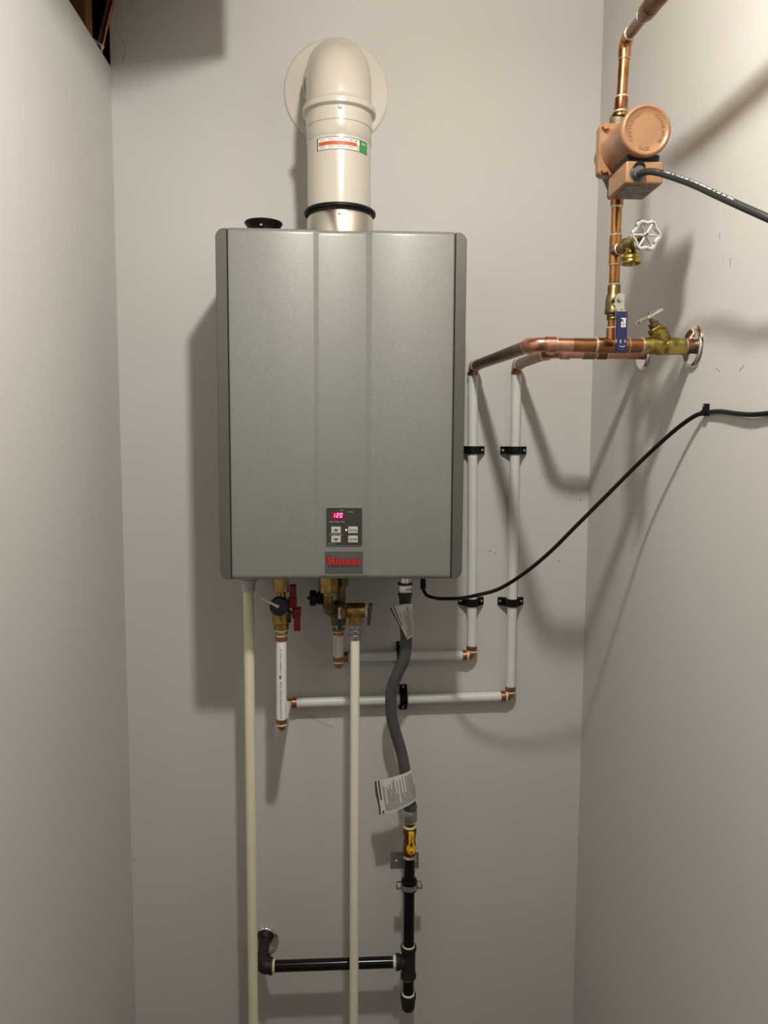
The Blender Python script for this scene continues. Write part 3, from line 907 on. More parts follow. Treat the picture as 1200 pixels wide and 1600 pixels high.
def copper_run(root, start, bend, end_x, m1, m2, m3):
    sx, sy, sz = start
    b = Vector(bend)
    d = (b - Vector(start)).normalized()
    # elbow at the top of the white pipe
    c0 = Vector(start)
    pts = [c0 + Vector((0, 0, -0.012)), c0 + Vector((0, 0, -0.009))] + arc_pts(c0 + Vector((0, 0, -0.008)), (0, 0, 1), c0 + d * 0.010, d, 8) + [c0 + d * 0.020]
    MB().tube(pts, CF - 0.0016, 26).build('elbow', 'fitting_pale', root)
    MB().cyl(c0 + d * 0.012, c0 + d * 0.030, CF, n=28, ch=0.0008).build('socket', 'fitting_pale', root)
    solder(root, c0 + d * 0.0300, d, CF + 0.0004)
    MB().cyl(c0 + d * 0.020, b - d * 0.014, CR, n=30).build('tube', m1, root)
    # wide elbow turning towards the right wall
    solder(root, b - d * 0.034, d, CF)
    MB().cyl(b - d * 0.034, b - d * 0.020, CF, n=30).build('socket', m2, root)
    MB().tube([b - d * 0.020] + arc_pts(b - d * 0.019, d, b + Vector((0.019, 0, 0)), (1, 0, 0), 10) + [b + Vector((0.020, 0, 0))], CR + 0.0002, 30).build('elbow', m2, root)
    MB().cyl(b + Vector((0.020, 0, 0)), b + Vector((0.036, 0, 0)), CF, n=30).build('socket', m2, root)
    solder(root, b + Vector((0.0370, 0, 0)), (1, 0, 0), CF)


P1Z, P1Y = 1.6525, 1.237
c1 = thing('copper_pipe', (0.29, 1.73, 1.65), 'copper water pipe nearer the camera, running out to the yellow brass stop valve', 'pipe')
copper_run(c1, (0.2890, 1.73, 1.6640), (0.3020, P1Y, P1Z), 0.48, 'copper_dull', 'copper_clean', 'copper')
MB().cyl((0.335, P1Y, P1Z), (0.366, P1Y, P1Z), CR, n=30).build('tube', 'copper_clean', c1)
MB().cyl((0.366, P1Y, P1Z), (0.408, P1Y, P1Z), CR, n=30).build('tube', 'copper', c1)
solder(c1, (0.4045, P1Y, P1Z), (1, 0, 0), CF + 0.0002, 0.0042)
te = MB().cyl((0.4060, P1Y, P1Z), (0.4560, P1Y, P1Z), CF - 0.0006, n=30, ch=0.0008)
te.cyl((0.4309, P1Y, P1Z), (0.4309, P1Y, 1.6790), 0.0104, 0.0098, n=26)
te.build('tee', 'copper', c1)
solder(c1, (0.4570, P1Y, P1Z), (1, 0, 0), CF, 0.003)
MB().cyl((0.456, P1Y, P1Z), (0.484, P1Y, P1Z), CR, n=30).build('tube', 'copper', c1)
MB().cyl((0.548, P1Y, P1Z), (XR, P1Y, P1Z), CR, n=30).build('tube', 'copper_dull', c1)

P2Y, P2Z = 1.445, 1.6640
c2 = thing('copper_pipe', (0.386, 1.73, 1.655), 'copper water pipe nearer the back wall, half hidden by the other copper pipe', 'pipe')
copper_run(c2, (0.3862, 1.73, 1.6680), (0.3850, P2Y, P2Z), 0.566, 'copper_dull', 'copper_clean', 'copper')
MB().cyl((0.415, P2Y, P2Z), (XR, P2Y, P2Z), CR, n=30).build('tube', 'copper_clean', c2)
MB().cyl((0.448, P2Y, P2Z), (0.470, P2Y, P2Z), CF - 0.0008, n=30).build('coupling', 'copper_dull', c2)
MB().cyl((0.476, P2Y, P2Z), (0.492, P2Y, P2Z), CF - 0.0008, n=30).build('coupling', 'copper', c2)
solder(c2, (0.4930, P2Y, P2Z), (1, 0, 0), CF)


def escutcheon(name, c, axis, r, ri, label, group=None):
    o = MB().lathe(c, axis, [(r, 0), (r, 0.0012), (r * 0.975, 0.0035), (r * 0.92, 0.0058), (r * 0.85, 0.0066), (r * 0.78, 0.0060), (r * 0.62, 0.0046), (r * 0.48, 0.0036), (ri + 0.0030, 0.0034), (ri + 0.001, 0.0030), (ri + 0.0005, 0.001)], 48).build(name, 'chrome', None, angle=60)
    return tag(o, label, 'escutcheon', group)


EG = 'chrome wall escutcheons'
escutcheon('escutcheon', (XR, P1Y, P1Z), (-1, 0, 0), 0.0355, CR, 'chrome escutcheon beside the yellow brass stop valve', EG)
escutcheon('escutcheon', (XR, P2Y, P2Z), (-1, 0, 0), 0.0320, CR, 'chrome escutcheon half hidden behind the yellow brass stop valve', EG)

# ------------------------------------------------------------------ stop valve with slanted handwheel


def handwheel(root, c, axis, r, lobes=6, amp=0.13, tube=0.0026, squash=1.0, spokes=6, phase=0.0, hub=0.0048):
    u, v, w = frame(axis)
    c = Vector(c)
    n = 72
    pts = []
    for i in range(n):
        t = 2 * math.pi * i / n
        rr = r * (1 + amp * math.cos(lobes * (t - phase)))
        pts.append(c + (u * math.cos(t) + v * math.sin(t) * squash) * rr)
    q = MB()
    m = 10
    for i in range(n):
        T = (pts[(i + 1) % n] - pts[i - 1]).normalized()
        nn = T.cross(w).normalized()
        for k in range(m):
            s = 2 * math.pi * k / m
            q.v.append(pts[i] + nn * math.cos(s) * tube + w * math.sin(s) * tube)
    for i in range(n):
        for k in range(m):
            q.f.append((i * m + k, i * m + (k + 1) % m, ((i + 1) % n) * m + (k + 1) % m, ((i + 1) % n) * m + k))
    rim = q.build('wheel_rim', 'chrome_cast', root)
    for k in range(spokes):
        t = 2 * math.pi * k / spokes + phase
        e = c + (u * math.cos(t) + v * math.sin(t) * squash) * r
        MB().tube([c, e], [tube * 0.62, tube * 0.5], 8).build('spoke', 'chrome_cast', root)
    MB().lathe(c - w * 0.004, w, [(hub, 0), (hub, 0.006), (hub * 0.7, 0.008), (hub * 0.4, 0.0085)], 18).build('hub', 'chrome_cast', root)
    MB().lathe(c + w * 0.004, w, [(hub * 0.5, 0), (hub * 0.5, 0.0012), (hub * 0.2, 0.0014)], 8).build('screw', 'brass_dark', root)


sv = thing('stop_valve', (0.515, P1Y, 1.638), 'yellow brass stop valve with slanted stem, next to the wall escutcheon', 'valve')
MB().lathe((0.4800, P1Y, P1Z), (1, 0, 0), [(0.0125, 0), (0.0134, 0.001), (0.0134, 0.020), (0.0145, 0.024), (0.0150, 0.032), (0.0128, 0.0350), (0.0146, 0.0385), (0.0142, 0.046), (0.0136, 0.056), (0.0136, 0.069), (0.0126, 0.070)], 32).build('body', 'brass_old', sv)
solder(sv, (0.4800, P1Y, P1Z), (1, 0, 0), CF + 0.0004, 0.0034)
solder(sv, (0.5510, P1Y, P1Z), (1, 0, 0), CF, 0.003)
ax = Vector((-0.50, 0, 0.866))
base = Vector((0.5150, P1Y, 1.6570))
MB().lathe(base, ax, [(0.0140, 0), (0.0150, 0.010), (0.0158, 0.014), (0.0158, 0.019), (0.0140, 0.021)], 32).build('bonnet', 'brass_old', sv)
MB().hexa(base + ax * 0.0205, base + ax * 0.029, 0.0135, 0.2).build('bonnet_nut', 'brass_old', sv)
MB().hexa(base + ax * 0.0285, base + ax * 0.0375, 0.0088, 0.4).build('packing_nut', 'brass_dark', sv)
MB().cyl(base + ax * 0.036, base + ax * 0.0475, 0.0038).build('stem', 'brass_dark', sv)
handwheel(sv, base + ax * 0.0490, ax, 0.0190, lobes=2, amp=0.14, spokes=2, tube=0.0027, hub=0.0056, phase=math.pi / 2)

# ------------------------------------------------------------------ riser with ball valve, hose tap and pump
RX, RY, RR = 0.4309, P1Y, 0.0081
rs = thing('copper_riser', (RX, RY, 1.679), 'vertical copper riser pipe between the tee and the bronze pump', 'pipe')
MB().cyl((RX, RY, 1.672), (RX, RY, 1.700), RR).build('tube', 'copper_riser', rs)
solder(rs, (RX, RY, 1.6800), (0, 0, 1), 0.0100, 0.0034)
MB().cyl((RX, RY, 1.744), (RX, RY, 1.782), RR).build('tube', 'copper_riser', rs)
MB().cyl((RX, RY, 1.7795), (RX, RY, 1.8245), 0.0096, n=28, ch=0.0006).cyl((RX, RY, 1.7990), (RX + 0.001, RY - 0.021, 1.7990), 0.0094).build('tee', 'copper_riser', rs)
solder(rs, (RX, RY, 1.7790), (0, 0, 1), 0.0098)
solder(rs, (RX, RY, 1.8250), (0, 0, 1), 0.0098, 0.0036)
MB().cyl((RX, RY, 1.824), (RX, RY, 1.8780), RR).build('tube', 'copper_riser', rs)
MB().cyl((RX, RY, 1.8700), (RX, RY, 1.8860), 0.0100).build('adapter', 'copper', rs)
solder(rs, (RX, RY, 1.8690), (0, 0, 1), 0.0100, 0.005)

bv = thing('ball_valve', (RX, RY, 1.694), 'brass ball valve with long blue lever on the copper riser', 'valve')
MB().lathe((RX, RY, 1.6930), (0, 0, 1), [(0.0092, 0), (0.0100, 0.001), (0.0100, 0.0025), (0.0092, 0.0035), (0.0100, 0.0045), (0.0100, 0.0080), (0.0118, 0.0090), (0.0136, 0.0100), (0.0136, 0.0170), (0.0124, 0.0190), (0.0130, 0.0250), (0.0128, 0.0320), (0.0112, 0.0385), (0.0100, 0.0410), (0.0100, 0.0530), (0.0092, 0.054)], 28).build('body', 'brass_dark', bv)
solder(bv, (RX, RY, 1.7478), (0, 0, 1), 0.0100, 0.003)
MB().cyl((RX, RY, 1.7195), (RX, 1.2080, 1.7195), 0.0070).build('stem', 'brass_dark', bv)
MB().prism([(0.4225, 1.7010), (0.4372, 1.7010), (0.4372, 1.7270), (0.4350, 1.7290), (0.4280, 1.7290), (0.4240, 1.7255), (0.4222, 1.7200), (0.4225, 1.7150), (0.4180, 1.7125), (0.4225, 1.7095)], 1.2045, 1.2080, 0.0004).build('lever_plate', 'handle_steel', bv)
MB().prism([(0.4232, 1.6950), (0.4378, 1.6950), (0.4372, 1.7035), (0.4232, 1.7035)], 1.1990, 1.2055, 0.0004).build('lever_neck', 'handle_steel', bv)
MB().hexa((0.4300, 1.2050, 1.7195), (0.4300, 1.2000, 1.7195), 0.0052, 0.3, 0.0006).cyl((0.4300, 1.2010, 1.7195), (0.4300, 1.1980, 1.7195), 0.0024).build('lever_nut', 'handle_steel', bv)
lv = MB().prism(rrect(0.4232, 1.6365, 0.4388, 1.6995, 0.0060, 8, (1, 1, 0, 0)), 1.1925, 1.2005, 0.0014).build('lever_grip', 'handle_blue', bv)
MB().lathe((0.4310, 1.1992, 1.7028), (0, -1, 0), [(0.0011, 0), (0.0011, 0.0004)], 10).build('lever_hole', 'print_black', bv)


def down_print(x, y, z):          # lettering that runs downwards
    return lambda u, v: (x + v, y, z - u)


lettering(lv, 'lettering', 'label_white', 'PSS', 0.0068, down_print(0.4288, 1.1922, 1.6895), fit=0.0145, bold=0.035)
lettering(lv, 'lettering', 'label_white', 'OFF', 0.0024, down_print(0.4272, 1.1922, 1.6560), fit=0.0055, bold=0.01)
lettering(lv, 'lettering', 'label_white', 'ON', 0.0024, down_print(0.4342, 1.1922, 1.6560), fit=0.0040, bold=0.01)
MB().tube([(0.4315 + 0.0040 * math.cos(math.radians(a)), 1.1924, 1.6480 + 0.0030 * math.sin(math.radians(a))) for a in range(190, 351, 16)], 0.0004, 6).build('arrow_arc', 'label_white', lv)

hb = thing('hose_tap', (0.4390, 1.18, 1.769), 'small brass hose tap with a chrome lobed handwheel', 'tap')
MB().cyl((RX + 0.0008, RY - 0.0195, 1.7990), (RX + 0.0030, 1.198, 1.7990), 0.0082).build('inlet_stub', 'copper_dull', hb)
solder(hb, (RX + 0.001, RY - 0.0205, 1.7990), (0.05, -1, 0), 0.0098, 0.0028)
dv = Vector((0.10, -0.995, 0.0)).normalized()
b0 = Vector((RX + 0.0025, 1.2055, 1.7990))
MB().lathe(b0, dv, [(0.0102, 0), (0.0116, 0.002), (0.0116, 0.012), (0.0100, 0.014), (0.0104, 0.022), (0.0112, 0.030), (0.0105, 0.036)], 26).build('body', 'brass_old', hb)
MB().hexa(b0 + dv * 0.035, b0 + dv * 0.046, 0.0108, 0.3).build('bonnet_nut', 'brass_old', hb)
MB().cyl(b0 + dv * 0.045, b0 + dv * 0.066, 0.0036).build('stem', 'brass_dark', hb)
sp0 = b0 + dv * 0.024
MB().lathe(sp0 + Vector((0, 0, -0.002)), (0.02, -0.06, -1), [(0.0085, 0), (0.0078, 0.008), (0.0090, 0.013), (0.0122, 0.0165), (0.0146, 0.0180), (0.0148, 0.0225), (0.0140, 0.0235), (0.0140, 0.0250), (0.0146, 0.0262), (0.0142, 0.0290), (0.0112, 0.0290), (0.0100, 0.024)], 28).build('spout', 'brass_old', hb)
handwheel(hb, b0 + dv * 0.068 + Vector((0.0008, 0, 0.001)), (0.02, -1, -0.04), 0.0192, lobes=6, amp=0.09, tube=0.0034, hub=0.0046, phase=0.0)

# ------------------------------------------------------------------ pump
PZ = 1.9450
PXc = 0.4300
pu = thing('circulator_pump', (PXc, 1.22, 1.871), 'bronze-painted round circulator pump with a wiring box beneath', 'pump')
MB().lathe((RX, RY + 0.004, 1.884), (0, 0, 1), [(0.0130, 0), (0.0140, 0.002), (0.0140, 0.012), (0.020, 0.026), (0.032, 0.045), (0.036, 0.061), (0.032, 0.078), (0.020, 0.096), (0.0135, 0.106), (0.0140, 0.112), (0.0140, 0.123), (0.0125, 0.125)], 36).build('volute', 'pump_cast', pu)
MB().prism(rrect(PXc - 0.0395, PZ - 0.0385, PXc + 0.0395, PZ + 0.0395, 0.008), 1.2080, 1.2240, 0.0015).build('flange_plate', 'pump_bronze', pu)
for sx in (-1, 1):
    for sz in (-1, 1):
        MB().hexa((PXc + sx * 0.0315, 1.2085, PZ + 0.0005 + sz * 0.0320), (PXc + sx * 0.0315, 1.2015, PZ + 0.0005 + sz * 0.0320), 0.0054, 0.2, 0.0008).build('bolt', 'pump_bronze', pu, smooth=False)
can = MB().lathe((PXc, 1.2090, PZ), (0.0, -1, -0.045), [(0.0375, 0), (0.0362, 0.004), (0.0350, 0.007), (0.0348, 0.078), (0.0362, 0.0800), (0.0364, 0.0845), (0.0356, 0.0875), (0.0338, 0.0892), (0.0320, 0.0896), (0.0305, 0.0888), (0.0296, 0.0878), (0.0200, 0.0880), (0.006, 0.0881)], 72).build('motor_can', 'pump_bronze', pu, angle=50)
FC = Vector((PXc, 1.2090, PZ)) + Vector((0, -1, -0.045)).normalized() * 0.0881


def ring_print(a0, r):
    """lettering around the can's face, clockwise from angle a0 (degrees from the top), letters standing on the circle"""
    def fn(u, v):
        t = math.radians(a0) + u / r
        rr = r + v
        return (FC.x + rr * math.sin(t), FC.y - 0.0005 - 0.045 * rr * math.cos(t), FC.z + rr * math.cos(t))
    return fn


for s, a0, fit in (('CARTRIDGE', -128, 0.0400), ('CIRCULATOR', 28, 0.0400)):
    lettering(can, 'embossed_lettering', 'pump_bronze', s, 0.0042, ring_print(a0, 0.0222), rise=(0, -0.0012, 0), fit=fit, bold=0.012)


def ring_print_low(a0, r):
    def fn(u, v):
        t = math.radians(a0) - u / r
        rr = r - v
        return (FC.x + rr * math.sin(t), FC.y - 0.0005 - 0.045 * rr * math.cos(t), FC.z + rr * math.cos(t))
    return fn


lettering(can, 'embossed_lettering', 'pump_bronze', 'TACO', 0.0042, ring_print_low(205, 0.0268), rise=(0, -0.0012, 0), fit=0.0180, bold=0.012)
bx = MB().box((0.4052, 1.1290, 1.8700), (0.4605, 1.2050, 1.9015), 0.0035).build('wiring_box', 'pump_bronze', pu)
MB().box((0.4100, 1.1370, 1.8990), (0.4565, 1.1950, 1.9130)).build('box_gasket', 'seam_black', pu)
MB().box((0.4110, 1.1370, 1.8690), (0.4550, 1.1960, 1.8702)).build('rating_plate', 'plate_foil', bx)
gp = MB().lathe((0.4222, 1.1300, 1.8835), (0, -1, 0), [(0.0118, -0.002), (0.0118, 0.0018), (0.0098, 0.0022), (0.0092, 0.0075), (0.0084, 0.0092), (0.0060, 0.0094)], 26).build('cord_grip', 'swivel_grey', bx)
MB().lathe((0.4228, 1.1285, 1.8905), (0, -1, 0), [(0.0082, 0), (0.0082, 0.007)], 20).build('grip_hole_disc', 'plastic_black', bx)  # solid black disc standing in for the dark inside of a hole

up = thing('copper_pipe', (0.4335, RY, 2.005), 'copper pipe rising from the top of the pump and bending towards the entrance', 'pipe')
UX = 0.4338
MB().lathe((RX + 0.001, RY, 2.004), (0.03, 0, 1), [(0.0138, 0), (0.0138, 0.004), (0.0118, 0.0065), (0.0106, 0.008), (0.0102, 0.028), (0.0100, 0.030)], 26).build('adapter', 'copper', up)
solder(up, (RX + 0.001, RY, 2.0120), (0, 0, 1), 0.0114, 0.005)
solder(up, (UX - 0.0010, RY, 2.0345), (0, 0, 1), 0.0102, 0.005)
MB().tube([(RX + 0.0016, RY, 2.020), (0.4352, RY, 2.098)], RR, 26).build('tube', 'copper_riser', up)
solder(up, (0.4352, RY, 2.0915), (0, 0, 1), 0.0098, 0.002)
cz = 2.1180
MB().tube([(0.4352, RY, 2.092), (0.4353, RY, 2.102)] + arc_pts((0.4353, RY, 2.103), (0, 0, 1), (0.4350, RY - 0.017, cz), (-0.05, -1, -0.08), 9) + [(0.4346, RY - 0.026, cz - 0.001)], 0.0096, 26).build('elbow', 'copper_riser', up)
ud = Vector((-0.06, -1, -0.10)).normalized()
ua, ub = Vector((0.4347, RY - 0.020, cz)), Vector((0.4300, 1.148, cz - 0.0090))
ud = (ub - ua).normalized()
solder(up, ua + ud * 0.0065, ud, 0.0100, 0.003)
MB().tube([ua, ub], RR, 26).build('tube', 'copper_dull', up)
solder(up, ub - ud * 0.0005, ud, 0.0096, 0.002)
MB().lathe(ub, ud, [(0.0082, 0), (0.0096, 0.0006), (0.0100, 0.008), (0.0122, 0.014), (0.0126, 0.030), (0.0126, 0.036)], 28).build('reducer', 'copper_dark', up)
MB().tube([ub + ud * 0.034, (0.4300, 1.05, 2.100), (0.4330, 0.90, 2.099), (0.440, FRONT, 2.098)], 0.0122, 26).build('tube', 'copper_dark', up)

cb = thing('pump_cable', (0.4223, 1.117, 1.880), 'thick grey cable curving from the pump wiring box towards the camera', 'cable')
cpts = smooth_path([(0.4215, 1.1300, 1.8815), (0.4223, 1.1170, 1.8800), (0.4277, 1.1050, 1.8785), (0.4350, 1.0930, 1.8739), (0.4435, 1.0800, 1.8664), (0.4583, 1.0300, 1.8388), (0.4670, 0.9750, 1.8074), (0.4800, 0.9350, 1.7820), (0.4933, 0.9000, 1.7592), (0.5073, 0.8700, 1.7377), (0.520, 0.80, 1.68), (0.525, 0.68, 1.50), (0.525, 0.60, 1.25), (0.52, 0.55, 0.8), (0.50, 0.50, 0.012), (0.40, 0.0, 0.010)], 10)
MB().tube(cpts, 0.0048, 18).build('sheath', 'cable_grey', cb)
# printed marks along the cable: small blocks of lettering on its upper side
q = MB()
L = 0.0
eye = Vector((0, 0, 1.5))
words = [5, 2, 1, 2, 3, 4, 3, 5, 8, 5, 2, 3, 3, 5]
seg = cpts[38:84]
acc, idx = [], 0
step = 0.0021
dense = []
for i in range(len(seg) - 1):
    k = max(1, int((seg[i + 1] - seg[i]).length / step))
    for s in range(k):
        dense.append((seg[i].lerp(seg[i + 1], s / k), (seg[i + 1] - seg[i]).normalized()))
pos = 2
for w in words:
    for c in range(w):
        if pos >= len(dense):
            break
        p, T = dense[pos]
        view = (eye - p).normalized()
        view = (view - T * view.dot(T)).normalized()
        side = T.cross(view).normalized()
        if side.z < 0:
            side = -side
        nrm = (view * 0.75 + side * 0.66).normalized()
        tang = nrm.cross(T).normalized()
        if tang.z < 0:
            tang = -tang
        a = p + nrm * 0.00500
        l, hgt = T * 0.0007, tang * 0.0011
        q.add([a - l - hgt, a + l - hgt, a + l + hgt, a - l + hgt], [(0, 1, 2, 3)])
        pos += 1
    pos += 1
q.build('printed_marks', 'cable_print', cb, smooth=False)

# ------------------------------------------------------------------ thin black cord and its wall clip
kc = thing('power_cord', (0.169, 1.62, 1.18), 'thin black cord swooping from the heater to the right wall', 'cord')
MB().lathe((0.1690, 1.62, 1.1800), (0, 0, 1), [(0.0042, 0), (0.0058, 0.001), (0.0060, 0.012), (0.0052, 0.030), (0.0052, 0.047)], 18).build('strain_relief', 'plastic_black', kc)
MB().tube(smooth_path([(0.1690, 1.62, 1.1900), (0.1690, 1.62, 1.1820), (0.1720, 1.62, 1.1740), (0.1767, 1.605, 1.1690), (0.1890, 1.59, 1.1675), (0.2016, 1.560, 1.1715), (0.2321, 1.515, 1.1815), (0.2601, 1.475, 1.1961), (0.2991, 1.450, 1.2136), (0.3412, 1.420, 1.2500), (0.3823, 1.395, 1.2939), (0.4199, 1.365, 1.3451), (0.4665, 1.335, 1.4055), (0.5084, 1.300, 1.4633), (0.5366, 1.240, 1.5134), (0.5535, 1.20, 1.5385),
                       (0.5615, 1.1751, 1.5437), (0.5610, 1.1302, 1.5441), (0.5600, 1.0825, 1.5396), (0.5595, 1.0388, 1.5365), (0.5610, 0.9986, 1.5369), (0.5620, 0.9544, 1.5395), (0.5620, 0.7, 1.530), (0.5620, 0.2, 1.50)], 8), 0.0036, 14).build('cord_run', 'rubber_black', kc)
kl = thing('cable_clip', (XR, 1.178, 1.5437), 'small black clip nailed to the wall over the thin cord', 'clip')
MB().box((0.5560, 1.1710, 1.5390), (0.5655, 1.1840, 1.5485), 0.0015).build('saddle', 'plastic_black', kl)
MB().box((0.5575, 1.1735, 1.5470), (0.5660, 1.1815, 1.5580), 0.0015).build('nail_boss', 'plastic_black', kl)
MB().lathe((0.5600, 1.1775, 1.5545), (-1, 0, 0.0), [(0.0022, -0.003), (0.0022, 0.003), (0.0010, 0.004)], 12).build('nail', 'screw_steel', kl)

an = thing('wall_anchor', (0.5455, BACK, 1.3641), 'small leftover screw anchor in the back wall near the corner', 'screw')
MB().lathe((0.5455, BACK, 1.3641), (0, -1, 0), [(0.0042, 0), (0.0038, 0.0010), (0.0030, 0.0012)], 16).build('anchor_rim', 'label_white', an)
MB().lathe((0.5458, BACK - 0.001, 1.3645), (0, -1, 0), [(0.0022, 0), (0.0020, 0.0008)], 12).build('anchor_hole', 'scuff', an)

# ------------------------------------------------------------------ gas line
GY, GX, GZ = 1.67, 0.1494, 0.2950
gh = thing('gas_hose', (0.131, 1.63, 0.69), 'grey coated flexible gas hose in an S bend below the heater', 'hose')
MB().hexa((0.1312, 1.63, 1.1690), (0.1312, 1.63, 1.1905), 0.0140, 0.0).cyl((0.1312, 1.63, 1.1905), (0.1312, 1.63, H0), 0.0125).build('upper_nut', 'chrome_cast', gh)
MB().cyl((0.1312, 1.63, 1.1885), (0.1312, 1.63, 1.1925), 0.0165).build('nut_washer', 'sleeve_dark', gh)
MB().lathe((0.1314, 1.63, 1.1420), (0, 0, 1), [(0.0122, 0), (0.0126, 0.001), (0.0126, 0.0150), (0.0150, 0.0230), (0.0158, 0.0250), (0.0158, 0.0275), (0.0135, 0.0280)], 28).build('upper_sleeve', 'sleeve_dark', gh)
MB().tube(smooth_path([(0.1316, 1.63, 1.150), (0.1330, 1.63, 1.100), (0.1345, 1.63, 1.062), (0.1300, 1.632, 1.0235), (0.1165, 1.641, 0.987), (0.1055, 1.650, 0.951), (0.1040, 1.658, 0.908), (0.1090, 1.664, 0.868), (0.1190, 1.668, 0.832), (0.1300, 1.67, 0.792), (0.1378, 1.67, 0.752), (0.1455, 1.67, 0.705), (0.1494, 1.67, 0.676)], 10), 0.0130, 28).build('coated_tube', 'hose_grey', gh)
MB().lathe((GX + 0.0005, GY, 0.6590), (0, 0, 1), [(0.0100, 0), (0.0148, 0.003), (0.0162, 0.008), (0.0158, 0.014), (0.0135, 0.019)], 28).build('lower_sleeve', 'swivel_grey', gh)
MB().lathe((GX, GY, 0.6320), (0, 0, 1), [(0.0140, 0), (0.0168, 0.003), (0.0172, 0.026), (0.0150, 0.0300)], 6, phase=0.25).build('lower_nut', 'galvanised', gh)
MB().cyl((GX, GY, 0.6200), (GX, GY, 0.6335), 0.0100).build('lower_nipple', 'gas_valve_brass', gh)


def sheet(grid, name, parent, material, thick=0.0004):
    """thin sheet from a grid of (point, uv) rows, given a real thickness"""
    rows, cols = len(grid), len(grid[0])
    q = MB()
    q.uv = []
    for lay in (0, 1):
        for i in range(rows):
            for k in range(cols):
                p, uvc = grid[i][k]
                q.v.append(Vector(p) + Vector((0, thick * lay, 0)))
                q.uv.append(uvc)
    n = rows * cols
    for i in range(rows - 1):
        for k in range(cols - 1):
            a = i * cols + k
            q.f.append((a, a + 1, a + cols + 1, a + cols))
            q.f.append((n + a, n + a + cols, n + a + cols + 1, n + a + 1))
    for i in range(rows - 1):
        for k, fl in ((0, 0), (cols - 1, 1)):
            a, b = i * cols + k, (i + 1) * cols + k
            q.f.append((a, b, n + b, n + a) if not fl else (b, a, n + a, n + b))
    for k in range(cols - 1):
        for i, fl in ((0, 1), (rows - 1, 0)):
            a, b = i * cols + k, i * cols + k + 1
            q.f.append((a, b, n + b, n + a) if not fl else (b, a, n + a, n + b))
    return q.build(name, material, parent, angle=60)


# lower instruction tag: wraps the hose at its right and flies out to the left
grid = []
for i in range(9):
    v = i / 8
    row = []
    for k in range(17):
        u = k / 16
        bl, tl = Vector((0.0785, 1.642, 0.6650)), Vector((0.0672, 1.640, 0.7430))
        br, tr = Vector((0.1640, 1.650, 0.6915)), Vector((0.1535, 1.648, 0.7645))
        p = bl.lerp(tl, v).lerp(br.lerp(tr, v), u)
        p.y += -0.006 * math.sin(math.pi * u) + (0.012 * max(0, (u - 0.8) / 0.2) ** 2)
        p.z += -0.002 * math.sin(math.pi * u) * (1 - v) + 0.002 * u * (1 - u)
        if k == 0:
            p.x += 0.0012 * math.sin(7 * v)
        row.append((p, (u, v)))
    grid.append(row)
t2 = sheet(grid, 'instruction_tag', None, 'tag_print')
tag(t2, 'white printed tag at the lower end of the grey gas hose', 'tag')
# upper tag: folded over the hose just below the heater
grid = []
for i in range(9):
    v = i / 8
    row = []
    for k in range(13):
        u = k / 12
        tl, tm, tr = Vector((0.0962, 1.606, 1.1425)), Vector((0.1240, 1.606, 1.1500)), Vector((0.1462, 1.612, 1.1505))
        bl, bm, br = Vector((0.1335, 1.600, 1.0735)), Vector((0.1420, 1.602, 1.0790)), Vector((0.1478, 1.612, 1.0800))
        if u < 0.55:
            a, b = tl.lerp(tm, u / 0.55), bl.lerp(bm, u / 0.55)
        else:
            a, b = tm.lerp(tr, (u - 0.55) / 0.45), bm.lerp(br, (u - 0.55) / 0.45)
        p = b.lerp(a, v)
        p.y -= 0.004 * math.sin(math.pi * v) * (1 - u)
        row.append((p, (u * 0.62, v)))
    grid.append(row)
t1 = sheet(grid, 'instruction_tag', None, 'tag_print')
tag(t1, 'folded white printed tag at the top of the grey gas hose', 'tag')

gv = thing('gas_valve', (GX, GY, 0.548), 'small brass gas valve with a yellow lever', 'valve')
MB().lathe((GX, GY, 0.5530), (0, 0, 1), [(0.0135, 0), (0.0155, 0.002), (0.0158, 0.018), (0.0146, 0.026), (0.0132, 0.040), (0.0146, 0.052), (0.0158, 0.055), (0.0158, 0.067), (0.0140, 0.0695)], 10).build('body', 'gas_valve_brass', gv)
MB().lathe((GX, GY, 0.6195), (0, 0, 1), [(0.0148, 0), (0.0150, 0.0025), (0.011, 0.0035)], 24).build('sealant', 'thread_paste', gv)
MB().lathe((GX + 0.0025, GY - 0.010, 0.5760), (0, -1, 0), [(0.0105, 0), (0.0105, 0.011), (0.0095, 0.0125)], 26).build('lever_hub', 'gas_yellow', gv)
MB().lathe((GX + 0.0025, GY - 0.0220, 0.5750), (0, -1, 0), [(0.0062, 0), (0.0062, 0.0045), (0.0045, 0.0055)], 20).build('lever_nut', 'gas_yellow', gv)
MB().lathe((GX + 0.0025, GY - 0.0272, 0.5750), (0, -1, 0), [(0.0026, 0), (0.0026, 0.0006)], 6).build('lever_screw', 'gas_valve_brass', gv)
MB().box((GX - 0.0040, GY - 0.0240, 0.5780), (GX + 0.0080, GY - 0.0150, 0.6180), 0.0015).build('lever', 'gas_yellow', gv)
MB().box((GX - 0.0005, GY - 0.0244, 0.5865), (GX + 0.0045, GY - 0.0238, 0.5960)).box((GX + 0.0000, GY - 0.0244, 0.6000), (GX + 0.0028, GY - 0.0238, 0.6030)).box((GX + 0.0018, GY - 0.0244, 0.6050), (GX + 0.0045, GY - 0.0238, 0.6090)).build('cast_marks', 'brass_dark', gv)

